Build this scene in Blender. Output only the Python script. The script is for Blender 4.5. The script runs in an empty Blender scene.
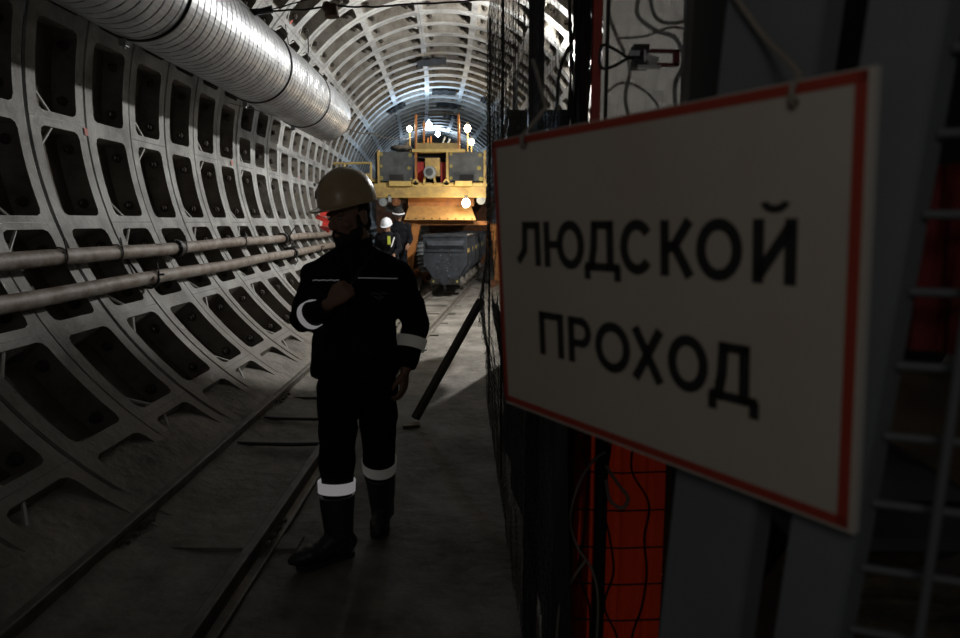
import bpy, bmesh, math, random
from math import sin, cos, pi, radians as R, sqrt, atan2, hypot
from mathutils import Vector as V, Matrix, Euler, noise
random.seed(7)
SC = bpy.context.scene
COL = SC.collection

# ------------------------------------------------------------------ camera model
FPX = 650.0
EYE = V((0, 0, 1.6))
PITCH = math.atan(97 / FPX)
YAW = math.atan(10 / FPX * cos(PITCH))
FW = V((-sin(YAW) * cos(PITCH), cos(YAW) * cos(PITCH), -sin(PITCH)))
RT = V((cos(YAW), sin(YAW), 0))
UP = RT.cross(FW)
def at(px, py, Y):                       # a measured photo point carried to the plane at distance Y
    v = FW + RT * ((px - 480) / FPX) - UP * ((py - 319) / FPX)
    return EYE + v * (Y / v.y)
def atz(px, py, z):                      # ... to the height z
    v = FW + RT * ((px - 480) / FPX) - UP * ((py - 319) / FPX)
    return EYE + v * ((z - 1.6) / v.z)

cd = bpy.data.cameras.new('camera'); cam = bpy.data.objects.new('camera', cd); COL.objects.link(cam)
cd.sensor_width = 36; cd.lens = FPX / 960 * 36; cd.clip_start = .05; cd.clip_end = 200
cam.location = EYE
cam.rotation_euler = Matrix((RT, UP, -FW)).transposed().to_euler()
cd.dof.use_dof = True; cd.dof.focus_distance = 5.0; cd.dof.aperture_fstop = 2.8
SC.camera = cam

# ------------------------------------------------------------------ materials
MATS = {}
def mat(name, col, rough=.7, metal=0, noise_amt=0, noise_scale=8, col2=None, bump=0, bump_scale=30,
        emit=None, estr=0, spec=.5, detail=6, trans=None):
    m = bpy.data.materials.new(name); m.use_nodes = True
    nt = m.node_tree; b = nt.nodes['Principled BSDF']
    b.inputs['Roughness'].default_value = rough; b.inputs['Metallic'].default_value = metal
    b.inputs['Specular IOR Level'].default_value = spec
    b.inputs['Base Color'].default_value = (*col, 1)
    if col2 is not None or noise_amt:
        tc = nt.nodes.new('ShaderNodeTexCoord'); n = nt.nodes.new('ShaderNodeTexNoise')
        n.inputs['Scale'].default_value = noise_scale; n.inputs['Detail'].default_value = detail
        n.inputs['Roughness'].default_value = .65
        nt.links.new(tc.outputs['Object'], n.inputs['Vector'])
        r = nt.nodes.new('ShaderNodeValToRGB')
        c2 = col2 if col2 is not None else tuple(c * (1 - noise_amt) for c in col)
        r.color_ramp.elements[0].position = .35; r.color_ramp.elements[1].position = .65
        r.color_ramp.elements[0].color = (*c2, 1); r.color_ramp.elements[1].color = (*col, 1)
        nt.links.new(n.outputs['Fac'], r.inputs['Fac']); nt.links.new(r.outputs['Color'], b.inputs['Base Color'])
    if bump:
        tc = nt.nodes.new('ShaderNodeTexCoord'); n = nt.nodes.new('ShaderNodeTexNoise')
        n.inputs['Scale'].default_value = bump_scale; n.inputs['Detail'].default_value = 6
        nt.links.new(tc.outputs['Object'], n.inputs['Vector'])
        bp = nt.nodes.new('ShaderNodeBump'); bp.inputs['Strength'].default_value = bump; bp.inputs['Distance'].default_value = .02
        nt.links.new(n.outputs['Fac'], bp.inputs['Height']); nt.links.new(bp.outputs['Normal'], b.inputs['Normal'])
    if emit is not None:
        b.inputs['Emission Color'].default_value = (*emit, 1); b.inputs['Emission Strength'].default_value = estr
    if trans is not None:                # thin cloth: part of the light comes through
        tr = nt.nodes.new('ShaderNodeBsdfTranslucent'); tr.inputs['Color'].default_value = (*col, 1)
        mx = nt.nodes.new('ShaderNodeMixShader'); mx.inputs[0].default_value = trans
        out = nt.nodes['Material Output']
        nt.links.new(b.outputs[0], mx.inputs[1]); nt.links.new(tr.outputs[0], mx.inputs[2]); nt.links.new(mx.outputs[0], out.inputs['Surface'])
    MATS[name] = m
    return m
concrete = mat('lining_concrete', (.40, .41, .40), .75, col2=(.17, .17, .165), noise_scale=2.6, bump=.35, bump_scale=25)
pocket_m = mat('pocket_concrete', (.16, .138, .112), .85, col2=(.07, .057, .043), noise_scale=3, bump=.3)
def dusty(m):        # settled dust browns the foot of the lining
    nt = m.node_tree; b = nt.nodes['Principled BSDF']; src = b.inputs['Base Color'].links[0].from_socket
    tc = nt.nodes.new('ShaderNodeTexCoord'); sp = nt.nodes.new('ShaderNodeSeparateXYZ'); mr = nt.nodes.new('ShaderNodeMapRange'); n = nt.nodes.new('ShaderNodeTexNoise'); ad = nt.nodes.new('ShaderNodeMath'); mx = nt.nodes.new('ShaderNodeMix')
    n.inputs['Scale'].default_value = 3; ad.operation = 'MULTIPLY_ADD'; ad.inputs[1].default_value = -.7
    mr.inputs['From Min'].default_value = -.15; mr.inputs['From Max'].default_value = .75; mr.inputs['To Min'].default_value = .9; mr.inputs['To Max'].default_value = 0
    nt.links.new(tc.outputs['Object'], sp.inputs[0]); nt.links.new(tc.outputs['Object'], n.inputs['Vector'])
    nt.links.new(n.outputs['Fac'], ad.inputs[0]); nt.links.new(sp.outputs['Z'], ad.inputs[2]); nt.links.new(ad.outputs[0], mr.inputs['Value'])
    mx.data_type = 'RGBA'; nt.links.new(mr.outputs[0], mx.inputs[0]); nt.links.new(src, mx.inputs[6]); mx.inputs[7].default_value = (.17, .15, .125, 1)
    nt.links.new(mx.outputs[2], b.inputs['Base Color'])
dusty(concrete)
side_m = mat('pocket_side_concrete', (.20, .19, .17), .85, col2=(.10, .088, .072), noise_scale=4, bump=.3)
bolt_m = mat('rusty_bolt', (.06, .052, .045), .9, spec=.2)
brace_m = mat('pale_strip', (.45, .45, .43), .7)
redpaint = mat('red_paint_mark', (.55, .05, .03), .6, col2=(.35, .1, .08), noise_scale=30)
floor_m = mat('dusty_floor', (.30, .28, .25), .85, col2=(.11, .10, .085), noise_scale=1.9, bump=.7, bump_scale=14, detail=10)
zinc = mat('galvanised_steel', (.46, .48, .50), .42, metal=.7, col2=(.28, .29, .31), noise_scale=5, bump=.10, bump_scale=8)
seam_m = mat('duct_seam', (.10, .105, .11), .6, metal=.3)
dark_steel = mat('dark_steel', (.05, .05, .05), .5, metal=.6)
pipe_m = mat('dusty_pipe', (.30, .27, .24), .6, col2=(.13, .09, .065), noise_scale=7, bump=.2)
rail_m = mat('rail_steel', (.19, .175, .15), .6, metal=.2, col2=(.09, .08, .068), noise_scale=9)
black_rub = mat('black_cable', (.012, .012, .012), .55)
brown_m = mat('brown_wrap', (.12, .06, .035), .8, noise_amt=.5)

# ------------------------------------------------------------------ mesh helpers
def frame_of(d):
    d = d.normalized(); a = V((0, 0, 1)) if abs(d.z) < .9 else V((1, 0, 0))
    u = d.cross(a).normalized(); return u, d.cross(u).normalized()
class MB:
    def __init__(s): s.v = []; s.f = []; s.mi = []; s.M = None
    def add(s, vs, fs, m=0):
        o = len(s.v)
        for p in vs:
            p = V(p); s.v.append(s.M @ p if s.M is not None else p)
        for f in fs: s.f.append([i + o for i in f]); s.mi.append(m)
    def box(s, c, size, rot=None, m=0, taper=1.0):
        c = V(c); hx, hy, hz = [a / 2 for a in size]
        vs = [V((x * hx * (taper if z > 0 else 1), y * hy * (taper if z > 0 else 1), z * hz)) for z in (-1, 1) for x, y in ((-1, -1), (1, -1), (1, 1), (-1, 1))]
        if rot is not None: vs = [rot @ p for p in vs]
        s.add([c + p for p in vs], [(3, 2, 1, 0), (4, 5, 6, 7), (0, 1, 5, 4), (1, 2, 6, 5), (2, 3, 7, 6), (3, 0, 4, 7)], m)
    def bar(s, a, b, w, h, up=(0, 0, 1), m=0):       # rectangular bar from a to b
        a, b = V(a), V(b); d = (b - a).normalized(); u = d.cross(V(up)).normalized(); n = u.cross(d)
        vs = [p + u * x * w / 2 + n * y * h / 2 for p in (a, b) for x, y in ((-1, -1), (1, -1), (1, 1), (-1, 1))]
        s.add(vs, [(0, 1, 2, 3), (7, 6, 5, 4), (0, 4, 5, 1), (1, 5, 6, 2), (2, 6, 7, 3), (3, 7, 4, 0)], m)
    def cyl(s, a, b, r0, r1=None, n=12, m=0, caps=True):
        s.tube([a, b], [r0, r0 if r1 is None else r1], n, m, caps)
    def tube(s, pts, r, n=6, m=0, caps=True):
        pts = [V(p) for p in pts]; k = len(pts)
        if not hasattr(r, '__len__'): r = [r] * k
        vs = []; u = None
        for i, p in enumerate(pts):
            d = (pts[min(i + 1, k - 1)] - pts[max(i - 1, 0)]).normalized()
            if u is None: u, w = frame_of(d)
            else:
                u = (u - d * u.dot(d)); u = u.normalized() if u.length > 1e-6 else frame_of(d)[0]
            w = d.cross(u)
            vs += [p + (u * cos(2 * pi * j / n) + w * sin(2 * pi * j / n)) * r[i] for j in range(n)]
        fs = [(i * n + j, i * n + (j + 1) % n, (i + 1) * n + (j + 1) % n, (i + 1) * n + j) for i in range(k - 1) for j in range(n)]
        if caps: fs += [tuple(range(n - 1, -1, -1)), tuple((k - 1) * n + j for j in range(n))]
        s.add(vs, fs, m)
    def loft(s, secs, n=20, m=0, power=2.0):          # secs: (centre, rx, ry[, ux, uy]) closed stack of super-ellipses
        vs = []
        for q in secs:
            c, rx, ry = q[:3]; ux = V(q[3]) if len(q) > 3 else V((1, 0, 0)); uy = V(q[4]) if len(q) > 4 else V((0, 1, 0))
            for j in range(n):
                t = 2 * pi * j / n; ct, st = cos(t), sin(t)
                vs.append(V(c) + ux * rx * math.copysign(abs(ct) ** (2 / power), ct) + uy * ry * math.copysign(abs(st) ** (2 / power), st))
        k = len(secs)
        fs = [(i * n + j, i * n + (j + 1) % n, (i + 1) * n + (j + 1) % n, (i + 1) * n + j) for i in range(k - 1) for j in range(n)]
        fs += [tuple(range(n - 1, -1, -1)), tuple((k - 1) * n + j for j in range(n))]
        s.add(vs, fs, m)
    def ball(s, c, rx, ry=None, rz=None, rot=None, n=14, m=0):
        ry = rx if ry is None else ry; rz = rx if rz is None else rz
        vs = [V((0, 0, -rz))]; k = n // 2
        for i in range(1, k):
            t = pi * i / k - pi / 2
            vs += [V((rx * cos(t) * cos(2 * pi * j / n), ry * cos(t) * sin(2 * pi * j / n), rz * sin(t))) for j in range(n)]
        vs.append(V((0, 0, rz))); e = len(vs) - 1
        fs = [(0, 1 + (j + 1) % n, 1 + j) for j in range(n)]
        for i in range(k - 2):
            fs += [(1 + i * n + j, 1 + i * n + (j + 1) % n, 1 + (i + 1) * n + (j + 1) % n, 1 + (i + 1) * n + j) for j in range(n)]
        fs += [(e, 1 + (k - 2) * n + j, 1 + (k - 2) * n + (j + 1) % n) for j in range(n)]
        if rot is not None: vs = [rot @ p for p in vs]
        s.add([V(c) + p for p in vs], fs, m)
    def cap(s, a, b, r0, r1, n=12):                   # tapered capsule, for the remeshed bodies
        a, b = V(a), V(b); s.ball(a, r0, n=n); s.ball(b, r1, n=n); s.cyl(a, b, r0, r1, n=n)
    def mesh(s, name):
        me = bpy.data.meshes.new(name); me.from_pydata([tuple(p) for p in s.v], [], s.f); me.update()
        return me
    def build(s, name, mats, parent=None, smooth=None, recalc=True):
        me = s.mesh(name)
        if not isinstance(mats, (list, tuple)): mats = [mats]
        for m in mats: me.materials.append(m)
        me.polygons.foreach_set('material_index', s.mi)
        if recalc:
            bm = bmesh.new(); bm.from_mesh(me); bmesh.ops.recalc_face_normals(bm, faces=bm.faces)
            if smooth is not None:
                for e in bm.edges:
                    e.smooth = not (len(e.link_faces) == 2 and e.calc_face_angle(0) > R(smooth))
                for f in bm.faces: f.smooth = True
            bm.to_mesh(me); bm.free()
        return link(name, me, parent)
def link(name, me, parent=None):
    o = bpy.data.objects.new(name, me); COL.objects.link(o)
    if parent is not None:
        r = parent
        while r.parent: r = r.parent
        o.parent = parent
        if parent.type == 'EMPTY': o.matrix_parent_inverse = Matrix.Translation(-parent.location)
    return o
def tag(o, label, cat, group=None):
    o['label'] = label; o['category'] = cat
    if group: o['group'] = group
    return o
def thing(name, label, cat, loc, group=None):
    o = bpy.data.objects.new(name, None); COL.objects.link(o); o.location = V(loc); o.empty_display_size = .1
    return tag(o, label, cat, group)
def struct(o): o['kind'] = 'structure'; return o
def dup(root, loc, label, rotz=None):
    r = root.copy(); COL.objects.link(r); r.location = V(loc); r['label'] = label
    if rotz is not None: r.rotation_euler.z = rotz
    def kids(a, b):
        for ch in [c for c in list(bpy.data.objects) if c.parent == a]:
            d = ch.copy(); COL.objects.link(d); d.parent = b; kids(ch, d)
    kids(root, r)
    return r
def remesh(mb, voxel, smooth_it=4, disp=None):
    me = mb.mesh('tmp'); o = bpy.data.objects.new('tmp', me); COL.objects.link(o)
    bm = bmesh.new(); bm.from_mesh(me); bmesh.ops.recalc_face_normals(bm, faces=bm.faces); bm.to_mesh(me); bm.free()
    md = o.modifiers.new('r', 'REMESH'); md.mode = 'VOXEL'; md.voxel_size = voxel; md.use_smooth_shade = True
    sm = o.modifiers.new('s', 'SMOOTH'); sm.factor = .5; sm.iterations = smooth_it
    dg = bpy.context.evaluated_depsgraph_get(); out = bpy.data.meshes.new_from_object(o.evaluated_get(dg))
    bpy.data.objects.remove(o); bpy.data.meshes.remove(me)
    if disp:
        n = len(out.vertices); ns = [0.0] * n * 3; cs = [0.0] * n * 3
        out.vertices.foreach_get('normal', ns); out.vertices.foreach_get('co', cs)
        for i in range(n):
            p = V(cs[3 * i:3 * i + 3]); p = p + V(ns[3 * i:3 * i + 3]) * disp(p); cs[3 * i:3 * i + 3] = p
        out.vertices.foreach_set('co', cs); out.update()
    for p in out.polygons: p.use_smooth = True
    return out


# ------------------------------------------------------------------ people
from mathutils.bvhtree import BVHTree
skin_m = mat('skin', (.30, .17, .11), .55, noise_amt=.2, noise_scale=25)
navy_m = mat('navy_workwear', (.011, .012, .016), .9, spec=.15, noise_amt=.4, noise_scale=20, bump=.15, bump_scale=120)
boot_m = mat('rubber_boot', (.028, .027, .026), .45)
sole_m = mat('boot_sole', (.03, .028, .025), .8)
refl_m = mat('reflective_tape', (.80, .80, .82), .35, emit=(.75, .72, .74), estr=.20)  # glow stands in for light thrown back by the tape
reflg_m = mat('reflective_tape_grey', (.75, .73, .68), .5, emit=(.7, .66, .6), estr=.03)  # weaker painted glow for the dimmer bands
piping_m = mat('pale_piping', (.55, .57, .6), .5, emit=(.6, .6, .65), estr=.06)  # slight glow painted into the piping
cream_m = mat('cream_hard_hat', (.56, .42, .25), .3, noise_amt=.18, noise_scale=14)
hatwhite_m = mat('white_hard_hat', (.78, .82, .88), .35)
hair_m = mat('dark_hair', (.018, .013, .010), .85)
eye_m = mat('eye', (.25, .24, .22), .2)
liner_m = mat('hat_liner', (.02, .02, .02), .8)
badge_m = mat('hat_badge', (.03, .035, .06), .4)
hivis_m = mat('yellow_vest_strip', (.55, .6, .08), .6)

def hand(mb, wrist, D, N, s, curl, spread=1.0, k=1.0):
    """palm plus four fingers and a thumb; D = way the fingers point, N = way the palm faces, s = thumb side"""
    D = V(D).normalized(); N = V(N); N = (N - D * N.dot(D)).normalized()
    Zl, Yl = -D, -N; Xl = Yl.cross(Zl)
    M = Matrix((Xl, Yl, Zl)).transposed().to_4x4(); M.translation = V(wrist)
    M = M @ Matrix.Scale(k, 4)
    old = mb.M; mb.M = M
    mb.loft([(V((0, 0, .02)), .026, .019), (V((0, 0, -.01)), .028, .019), (V((0, 0, -.04)), .038, .017), (V((0, 0, -.075)), .042, .015), (V((0, 0, -.094)), .039, .011)], 14, power=2.6)
    for i, (x, L) in enumerate(((-.031, .062), (-.0105, .075), (.0105, .082), (.031, .072))):
        if s < 0: x = -x
        p = V((x, 0, -.088 - (.006 if i in (1, 2) else 0))); r = .0098 - (.0012 if i == 0 else 0); a = 0
        dx = x * .12 * spread
        for seg, (fr, c) in enumerate(zip((.45, .32, .26), curl)):
            a += R(c + i * 2)
            q = p + V((dx * fr, -sin(a), -cos(a))) * L * fr * 1.02
            mb.cap(p, q, r, r * .93, 8); p = q; r *= .93
    a = V((s * .026, -.004, -.022)); b = V((s * .048, -.018, -.050)); c = V((s * .050, -.034, -.075)); d = V((s * .040, -.046, -.094))
    mb.cap(a, b, .017, .0135, 8); mb.cap(b, c, .0125, .011, 8); mb.cap(c, d, .011, .009, 8)
    mb.M = old

def head_shapes(mb, M):
    old = mb.M; mb.M = M
    B = mb.ball
    B((0, .012, .035), .077, .096, .088, n=24); B((0, -.018, -.02), .067, .076, .088, n=24)
    B((0, -.033, -.066), .050, .055, .046, n=20); B((0, -.078, -.094), .021, .018, .018)
    for s in (-1, 1):
        B((s * .031, -.079, .024), .024, .013, .009); B((s * .041, -.062, -.022), .024, .024, .022)
        B((s * .079, .012, -.010), .009, .021, .032); B((s * .083, .018, .006), .007, .014, .016)
        B((s * .012, -.100, -.032), .0095, .010, .008); B((s * .045, -.02, -.07), .018, .04, .025)
    mb.cap((0, -.088, .016), (0, -.112, -.026), .0085, .0125, 10)
    B((0, -.089, -.052), .021, .011, .0055); B((0, -.087, -.064), .019, .011, .006)
    mb.cap((0, .012, -.05), (0, .035, -.15), .056, .06, 20)
    mb.M = old

def hard_hat(parent, M, m, brimf=.045, badge=None):
    mb = MB(); mb.M = M; n = 48
    rings = [(-.004, 1.0), (.02, .995), (.045, .965), (.07, .90), (.095, .775), (.113, .61), (.126, .42), (.133, .22), (.136, .05)]
    def pt(t, z, k, extra=0):
        c, s_ = cos(t), sin(t); rx, ry = .118 * k + extra, .146 * k + extra
        x, y = rx * c, ry * s_; lift = .007 * math.exp(-(x / .018) ** 2) * (1 if z > .02 else 0)
        lift += .0035 * math.exp(-((abs(x) - .045) / .008) ** 2) * (1 if z > .03 else 0)
        return V((x, y, z + lift))
    vs = []
    def brim(t, e): 
        f = max(0, -sin(t)) ** 3; return .011 * e + brimf * f * e
    ringlist = []
    for e in (0, .35, 1.0):            # inner liner edge -> brim edge, underside first
        pass
    order = [('in', .10, .55), ('in', .06, .86), ('in', -.004, .93), ('br', -.010, 1), ('bt', -.004, 1)] + [('out', z, k) for z, k in rings]
    for kind, z, k in order:
        for j in range(n):
            t = 2 * pi * j / n
            if kind == 'in': vs.append(V((.118 * k * cos(t), .146 * k * sin(t), z)))
            elif kind in ('br', 'bt'):
                b = brim(t, 1); f = max(0, -sin(t)) ** 2
                vs.append(V(((.118 + b) * cos(t), (.146 + b) * sin(t), z - .014 * f)))
            else: vs.append(pt(t, z, k))
    K = len(order)
    fs = [(i * n + j, i * n + (j + 1) % n, (i + 1) * n + (j + 1) % n, (i + 1) * n + j) for i in range(K - 1) for j in range(n)]
    fs += [tuple(range(n - 1, -1, -1)), tuple((K - 1) * n + j for j in range(n))]
    mb.add(vs, fs); mb.mi = [1 if i < 2 * n else 0 for i in range(len(mb.mi))]; mb.mi[-2] = 1
    h = mb.build('hard_hat', [m, liner_m], parent, smooth=50)
    if badge:
        for ang, z, r in badge:
            t = R(ang); p = pt(t, z, .965, .002); nrm = V((cos(t), sin(t) * .9, .22)).normalized()
            mb = MB(); mb.M = M; mb.cyl(p - nrm * .004, p + nrm * .0025, r, n=16); mb.build('hat_badge', badge_m, h)
            mb = MB(); mb.M = M; u, w_ = frame_of(nrm)
            mb.tube([p + nrm * .003 + (u * cos(a) + w_ * sin(a)) * r * .62 for a in [2 * pi * q / 14 for q in range(15)]], .0012, 4, caps=False)
            if r > .01: mb.build('badge_ring', cream_m, h)
    return h

def limb(mb, pts, rads, flat_end=True, n=16):
    for i in range(len(pts) - 1):
        mb.cyl(pts[i], pts[i + 1], rads[i], rads[i + 1], n)
        if i > 0: mb.ball(pts[i], rads[i], n=n)
    mb.ball(pts[0], rads[0], n=n)
def band(name, a, b, t0, t1, ra, rb, m, parent, k=1.0):
    a, b = V(a), V(b); mb = MB(); p = a.lerp(b, t0); q = a.lerp(b, t1); r0 = ra + (rb - ra) * t0; r1 = ra + (rb - ra) * t1
    u, w_ = frame_of(q - p); n = 28; vs = []
    for (c, r) in ((p, r0), (p, r0 + .004), (q, r1 + .004), (q, r1)):
        for j in range(n):
            t = 2 * pi * j / n; vs.append(c + (u * cos(t) + w_ * sin(t)) * (r + .0015 * sin(3 * t + r * 50)))
    fs = [(i * n + j, i * n + (j + 1) % n, ((i + 1) % 4) * n + (j + 1) % n, ((i + 1) % 4) * n + j) for i in range(4) for j in range(n)]
    mb.add(vs, fs); return mb.build(name, m, parent, smooth=50)

def folds(amp, sc=9):
    def f(p):
        return amp * (noise.noise(V((p.x * sc * .7, p.y * sc * .7, p.z * sc * 1.5))) + .5 * noise.noise(p * sc * 2.3))
    return f

def boot(parent, knee, ankle, heel, toe, rs=.060, tf=.62):
    """calf-high rubber boot: shaft along the shin, foot from heel to toe on the ground"""
    knee, ankle, heel, toe = V(knee), V(ankle), V(heel), V(toe)
    f = (toe - heel); L = f.length; f.normalize(); side = f.cross(V((0, 0, 1))).normalized(); up = side.cross(f)
    mb = MB(); z0 = .022
    def P(a, b, c): return heel + f * a * L + side * b + up * c
    for a, w_, h in ((.14, .042, .10), (.3, .045, .11), (.45, .047, .10), (.6, .050, .085), (.75, .053, .075), (.88, .047, .065), (.95, .036, .052)):
        mb.ball(P(a, 0, z0 + h * .5), .055, w_, h * .55, Matrix((f, side, up)).transposed(), n=16)
    top = ankle.lerp(knee, tf)
    mb.cyl(P(.26, 0, .05), top, .060, rs + .010, 20); mb.ball(P(.24, 0, .07), .062, n=16); mb.ball(P(.45, 0, .085), .05, n=14)
    me = remesh(mb, .007, 3, folds(.003, 12)); me.materials.append(boot_m); b = link('boot', me, parent)
    mb = MB(); secs = []
    outline = [(0.0, .0), (.03, .026), (.12, .036), (.3, .033), (.45, .036), (.65, .048), (.8, .049), (.93, .038), (1.0, .012)]
    vs = []; n = len(outline)
    for zc in (0.0, .024):
        for a, w_ in outline: vs.append(P(a, w_, zc))
        for a, w_ in reversed(outline): vs.append(P(a, -w_, zc))
    q = 2 * n
    fs = [tuple(range(q)), tuple(range(2 * q - 1, q - 1, -1))] + [(j, (j + 1) % q, q + (j + 1) % q, q + j) for j in range(q)]
    mb.add(vs, fs); mb.build('boot_sole', sole_m, b)
    return b

# ---- the walking man
root = V((-.63, 3.05, 0))
man = None
Y0 = 3.05
HM = Matrix.Translation(at(349, 217, 3.02)) @ Matrix.Rotation(R(-34), 4, 'Z') @ Matrix.Rotation(R(10), 4, 'X') @ Matrix.Rotation(R(-3), 4, 'Y') @ Matrix.Diagonal((1.04, 1.04, 1.12, 1))
J = dict(
    rsh=at(318, 276, 3.06), rel=at(304, 319, 3.00), rwr=at(331, 303, 2.80),
    lsh=at(396, 276, 3.10), lel=at(416, 322, 3.16), lwr=at(405, 371, 3.06),
    rhip=at(338, 388, 3.04), rkn=at(337, 447, 2.98), ran=at(337, 530, 2.93),
    lhip=at(377, 388, 3.08), lkn=at(379, 447, 3.12), lan=at(381, 507, 3.27))
bm_ = MB()
head_shapes(bm_, HM)
bm_.loft([(at(357, 392, Y0), .15, .10), (at(357, 372, Y0), .165, .105), (at(357, 340, Y0), .15, .10), (at(357, 300, Y0), .17, .11), (at(357, 275, Y0), .175, .105), (at(357, 259, Y0 + .01), .13, .08), (at(357, 250, Y0 + .01), .07, .06)], 24)
bm_.cap(at(354, 255, 3.06), at(351, 235, 3.05), .06, .056, 16)
for s in 'rl':
    limb(bm_, [J[s + 'sh'], J[s + 'el'], J[s + 'wr']], [.055, .042, .027])
    limb(bm_, [J[s + 'hip'], J[s + 'kn'], J[s + 'an']], [.085, .058, .038])
hand(bm_, J['rwr'], (.74, -.12, .62), (.1, 1, -.1), -1, (62, 68, 45), k=.98)
hand(bm_, J['lwr'], (-.08, -.10, -1), (-1, .25, .05), 1, (18, 26, 22), k=.98)
me = remesh(bm_, .0052, 2); me.materials.append(skin_m)
man = link('person', me)
tag(man, 'man in dark work clothes and cream hard hat walking towards the camera beside the track', 'person')
# eyes, beard, hair
for s in (-1, 1):
    mb = MB(); mb.M = HM; mb.ball((s * .030, -.0815, .006), .0125, .0115, .0075); mb.build('eye', eye_m, man, smooth=60)
mb = MB(); mb.M = HM
mb.ball((0, -.037, -.078), .056, .060, .040, n=20); mb.ball((0, -.083, -.096), .026, .018, .022)
for s in (-1, 1):
    mb.ball((s * .050, -.02, -.062), .016, .040, .034); mb.ball((s * .067, -.008, -.02), .008, .018, .04); mb.cap((0, -.099, -.044), (s * .026, -.088, -.056), .0065, .006, 8)
    mb.cap((s * .028, -.085, -.06), (s * .024, -.083, -.085), .008, .010, 8)
me = remesh(mb, .004, 2, lambda p: .0015 * noise.noise(p * 180)); me.materials.append(hair_m); link('beard', me, man)
mb = MB(); mb.M = HM; mb.ball((0, .024, .03), .081, .090, .078, n=24); mb.ball((0, .05, -.03), .065, .055, .05, n=20)
for s in (-1, 1):
    mb.cap((s * .018, -.093, .030), (s * .044, -.082, .031), .004, .003, 8)
me = remesh(mb, .005, 2); me.materials.append(hair_m); link('hair', me, man)
hard_hat(man, HM @ Matrix.Translation((0, .008, .060)) @ Matrix.Rotation(R(-2), 4, 'X') @ Matrix.Diagonal((.97, .99, 1.0, 1)), cream_m, .040, badge=[(-126, .045, .017), (-112, .082, .006)])

# jacket
jk = MB()
c = lambda px, py, dy=0: at(px, py, Y0 + dy)
jk.loft([(c(355, 374), .205, .150), (c(355, 366), .212, .155), (c(355, 340), .200, .150), (c(356, 315), .195, .148), (c(358, 292), .205, .150), (c(357, 275), .200, .145), (c(356, 264, .01), .160, .125), (c(355, 254, .01), .11, .10), (c(355, 246, .01), .082, .082), (c(353, 238, .0), .074, .078)], 32, power=2.3)
jk.cyl(J['rsh'], J['rel'], .078, .064, 20); jk.ball(J['rsh'], .078, n=20); jk.ball(J['rel'], .064, n=18)
rcuff = J['rel'].lerp(J['rwr'], .86); jk.cyl(J['rel'], rcuff, .062, .047, 20)
jk.cyl(J['lsh'], J['lel'], .082, .070, 20); jk.ball(J['lsh'], .082, n=20); jk.ball(J['lel'], .070, n=18)
lcuff = J['lel'].lerp(J['lwr'], .93); jk.cyl(J['lel'], lcuff, .069, .050, 20)
jk.cap(J['rsh'], c(345, 254, .01), .072, .055, 16); jk.cap(J['lsh'], c(366, 254, .01), .075, .055, 16)
me = remesh(jk, .008, 4, folds(.012, 8)); me.materials.append(navy_m)
jacket = link('jacket', me, man)
bmj = bmesh.new(); bmj.from_mesh(me); bvh = BVHTree.FromBMesh(bmj); bmj.free()
def onto(px, py, off=.003):
    d = (at(px, py, 1) - EYE).normalized(); h = bvh.ray_cast(EYE, d)
    return h[0] + h[1] * off if h[0] is not None else at(px, py, 2.9)
# standing collar
mb = MB(); cc = c(354, 246, 0); n = 32; vs = []
for i, (r, dz) in enumerate(((.076, -.015), (.072, .045), (.068, .045), (.07, -.01))):
    for j in range(n):
        t = 2 * pi * j / n; gap = max(0, -sin(t)) ** 8
        vs.append(cc + V((cos(t) * (r + .012), sin(t) * (r + .010) + .005, dz * (1 - .7 * gap) + .012 * sin(t))))
mb.add(vs, [(i * n + j, i * n + (j + 1) % n, ((i + 1) % 4) * n + (j + 1) % n, ((i + 1) % 4) * n + j) for i in range(4) for j in range(n)])
mb.build('collar', navy_m, jacket, smooth=60)
mb = MB(); mb.tube([cc + V((cos(t) * .088, sin(t) * .086 + .005, .047 * (1 - .7 * max(0, -sin(t)) ** 8) + .012 * sin(t))) for t in [R(-60) + R(140) * i / 20 for i in range(21)]], .0018, 5)
mb.build('collar_edge', mat('collar_edge', (.10, .08, .06), .7), jacket)
mb = MB(); mb.tube([onto(313 + i * 2.4, 280.0 + (.5 if i % 3 == 0 else 0), .002) for i in range(12)], .0028, 5); mb.build('piping', piping_m, jacket)
mb = MB(); mb.tube([onto(357 + i * 2.5, 277.8 + .05 * i, .002) for i in range(17)], .0023, 5); mb.build('piping', piping_m, jacket)
mb = MB(); mb.tube([onto(352 + .1 * i, 262 + i * 4.4, .001) for i in range(24)], .0035, 5); mb.build('zip', mat('zip', (.02, .02, .022), .35, metal=.5), jacket)
mb = MB()
for pts in (((371, 294), (375, 292.5), (379, 295), (383, 292.5), (387, 294)), ((374, 296), (379, 299.5), (384, 296)), ((376, 297), (379, 297), (382, 297))):
    mb.tube([onto(a, b, .002) for a, b in pts], .0020, 5)
mb.build('chest_emblem', mat('emblem_grey', (.16, .17, .17), .6), jacket)
for x in (332, 380):
    mb = MB(); mb.tube([onto(x - 12, 305), onto(x, 306), onto(x + 12, 305), onto(x + 11, 309), onto(x - 11, 309.5), onto(x - 12, 305)], .0035, 5); mb.build('pocket_flap', navy_m, jacket)
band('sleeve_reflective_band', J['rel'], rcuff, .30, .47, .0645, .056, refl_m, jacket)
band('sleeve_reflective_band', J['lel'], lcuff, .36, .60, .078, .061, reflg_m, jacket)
# strap gripped by the raised hand
mb = MB(); mb.tube([onto(372, 252, .004), onto(362, 268, .006), onto(352, 284, .02), onto(346, 297, .012), onto(345, 318, .006)], .009, 6); mb.build('strap', black_rub, man)
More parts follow.
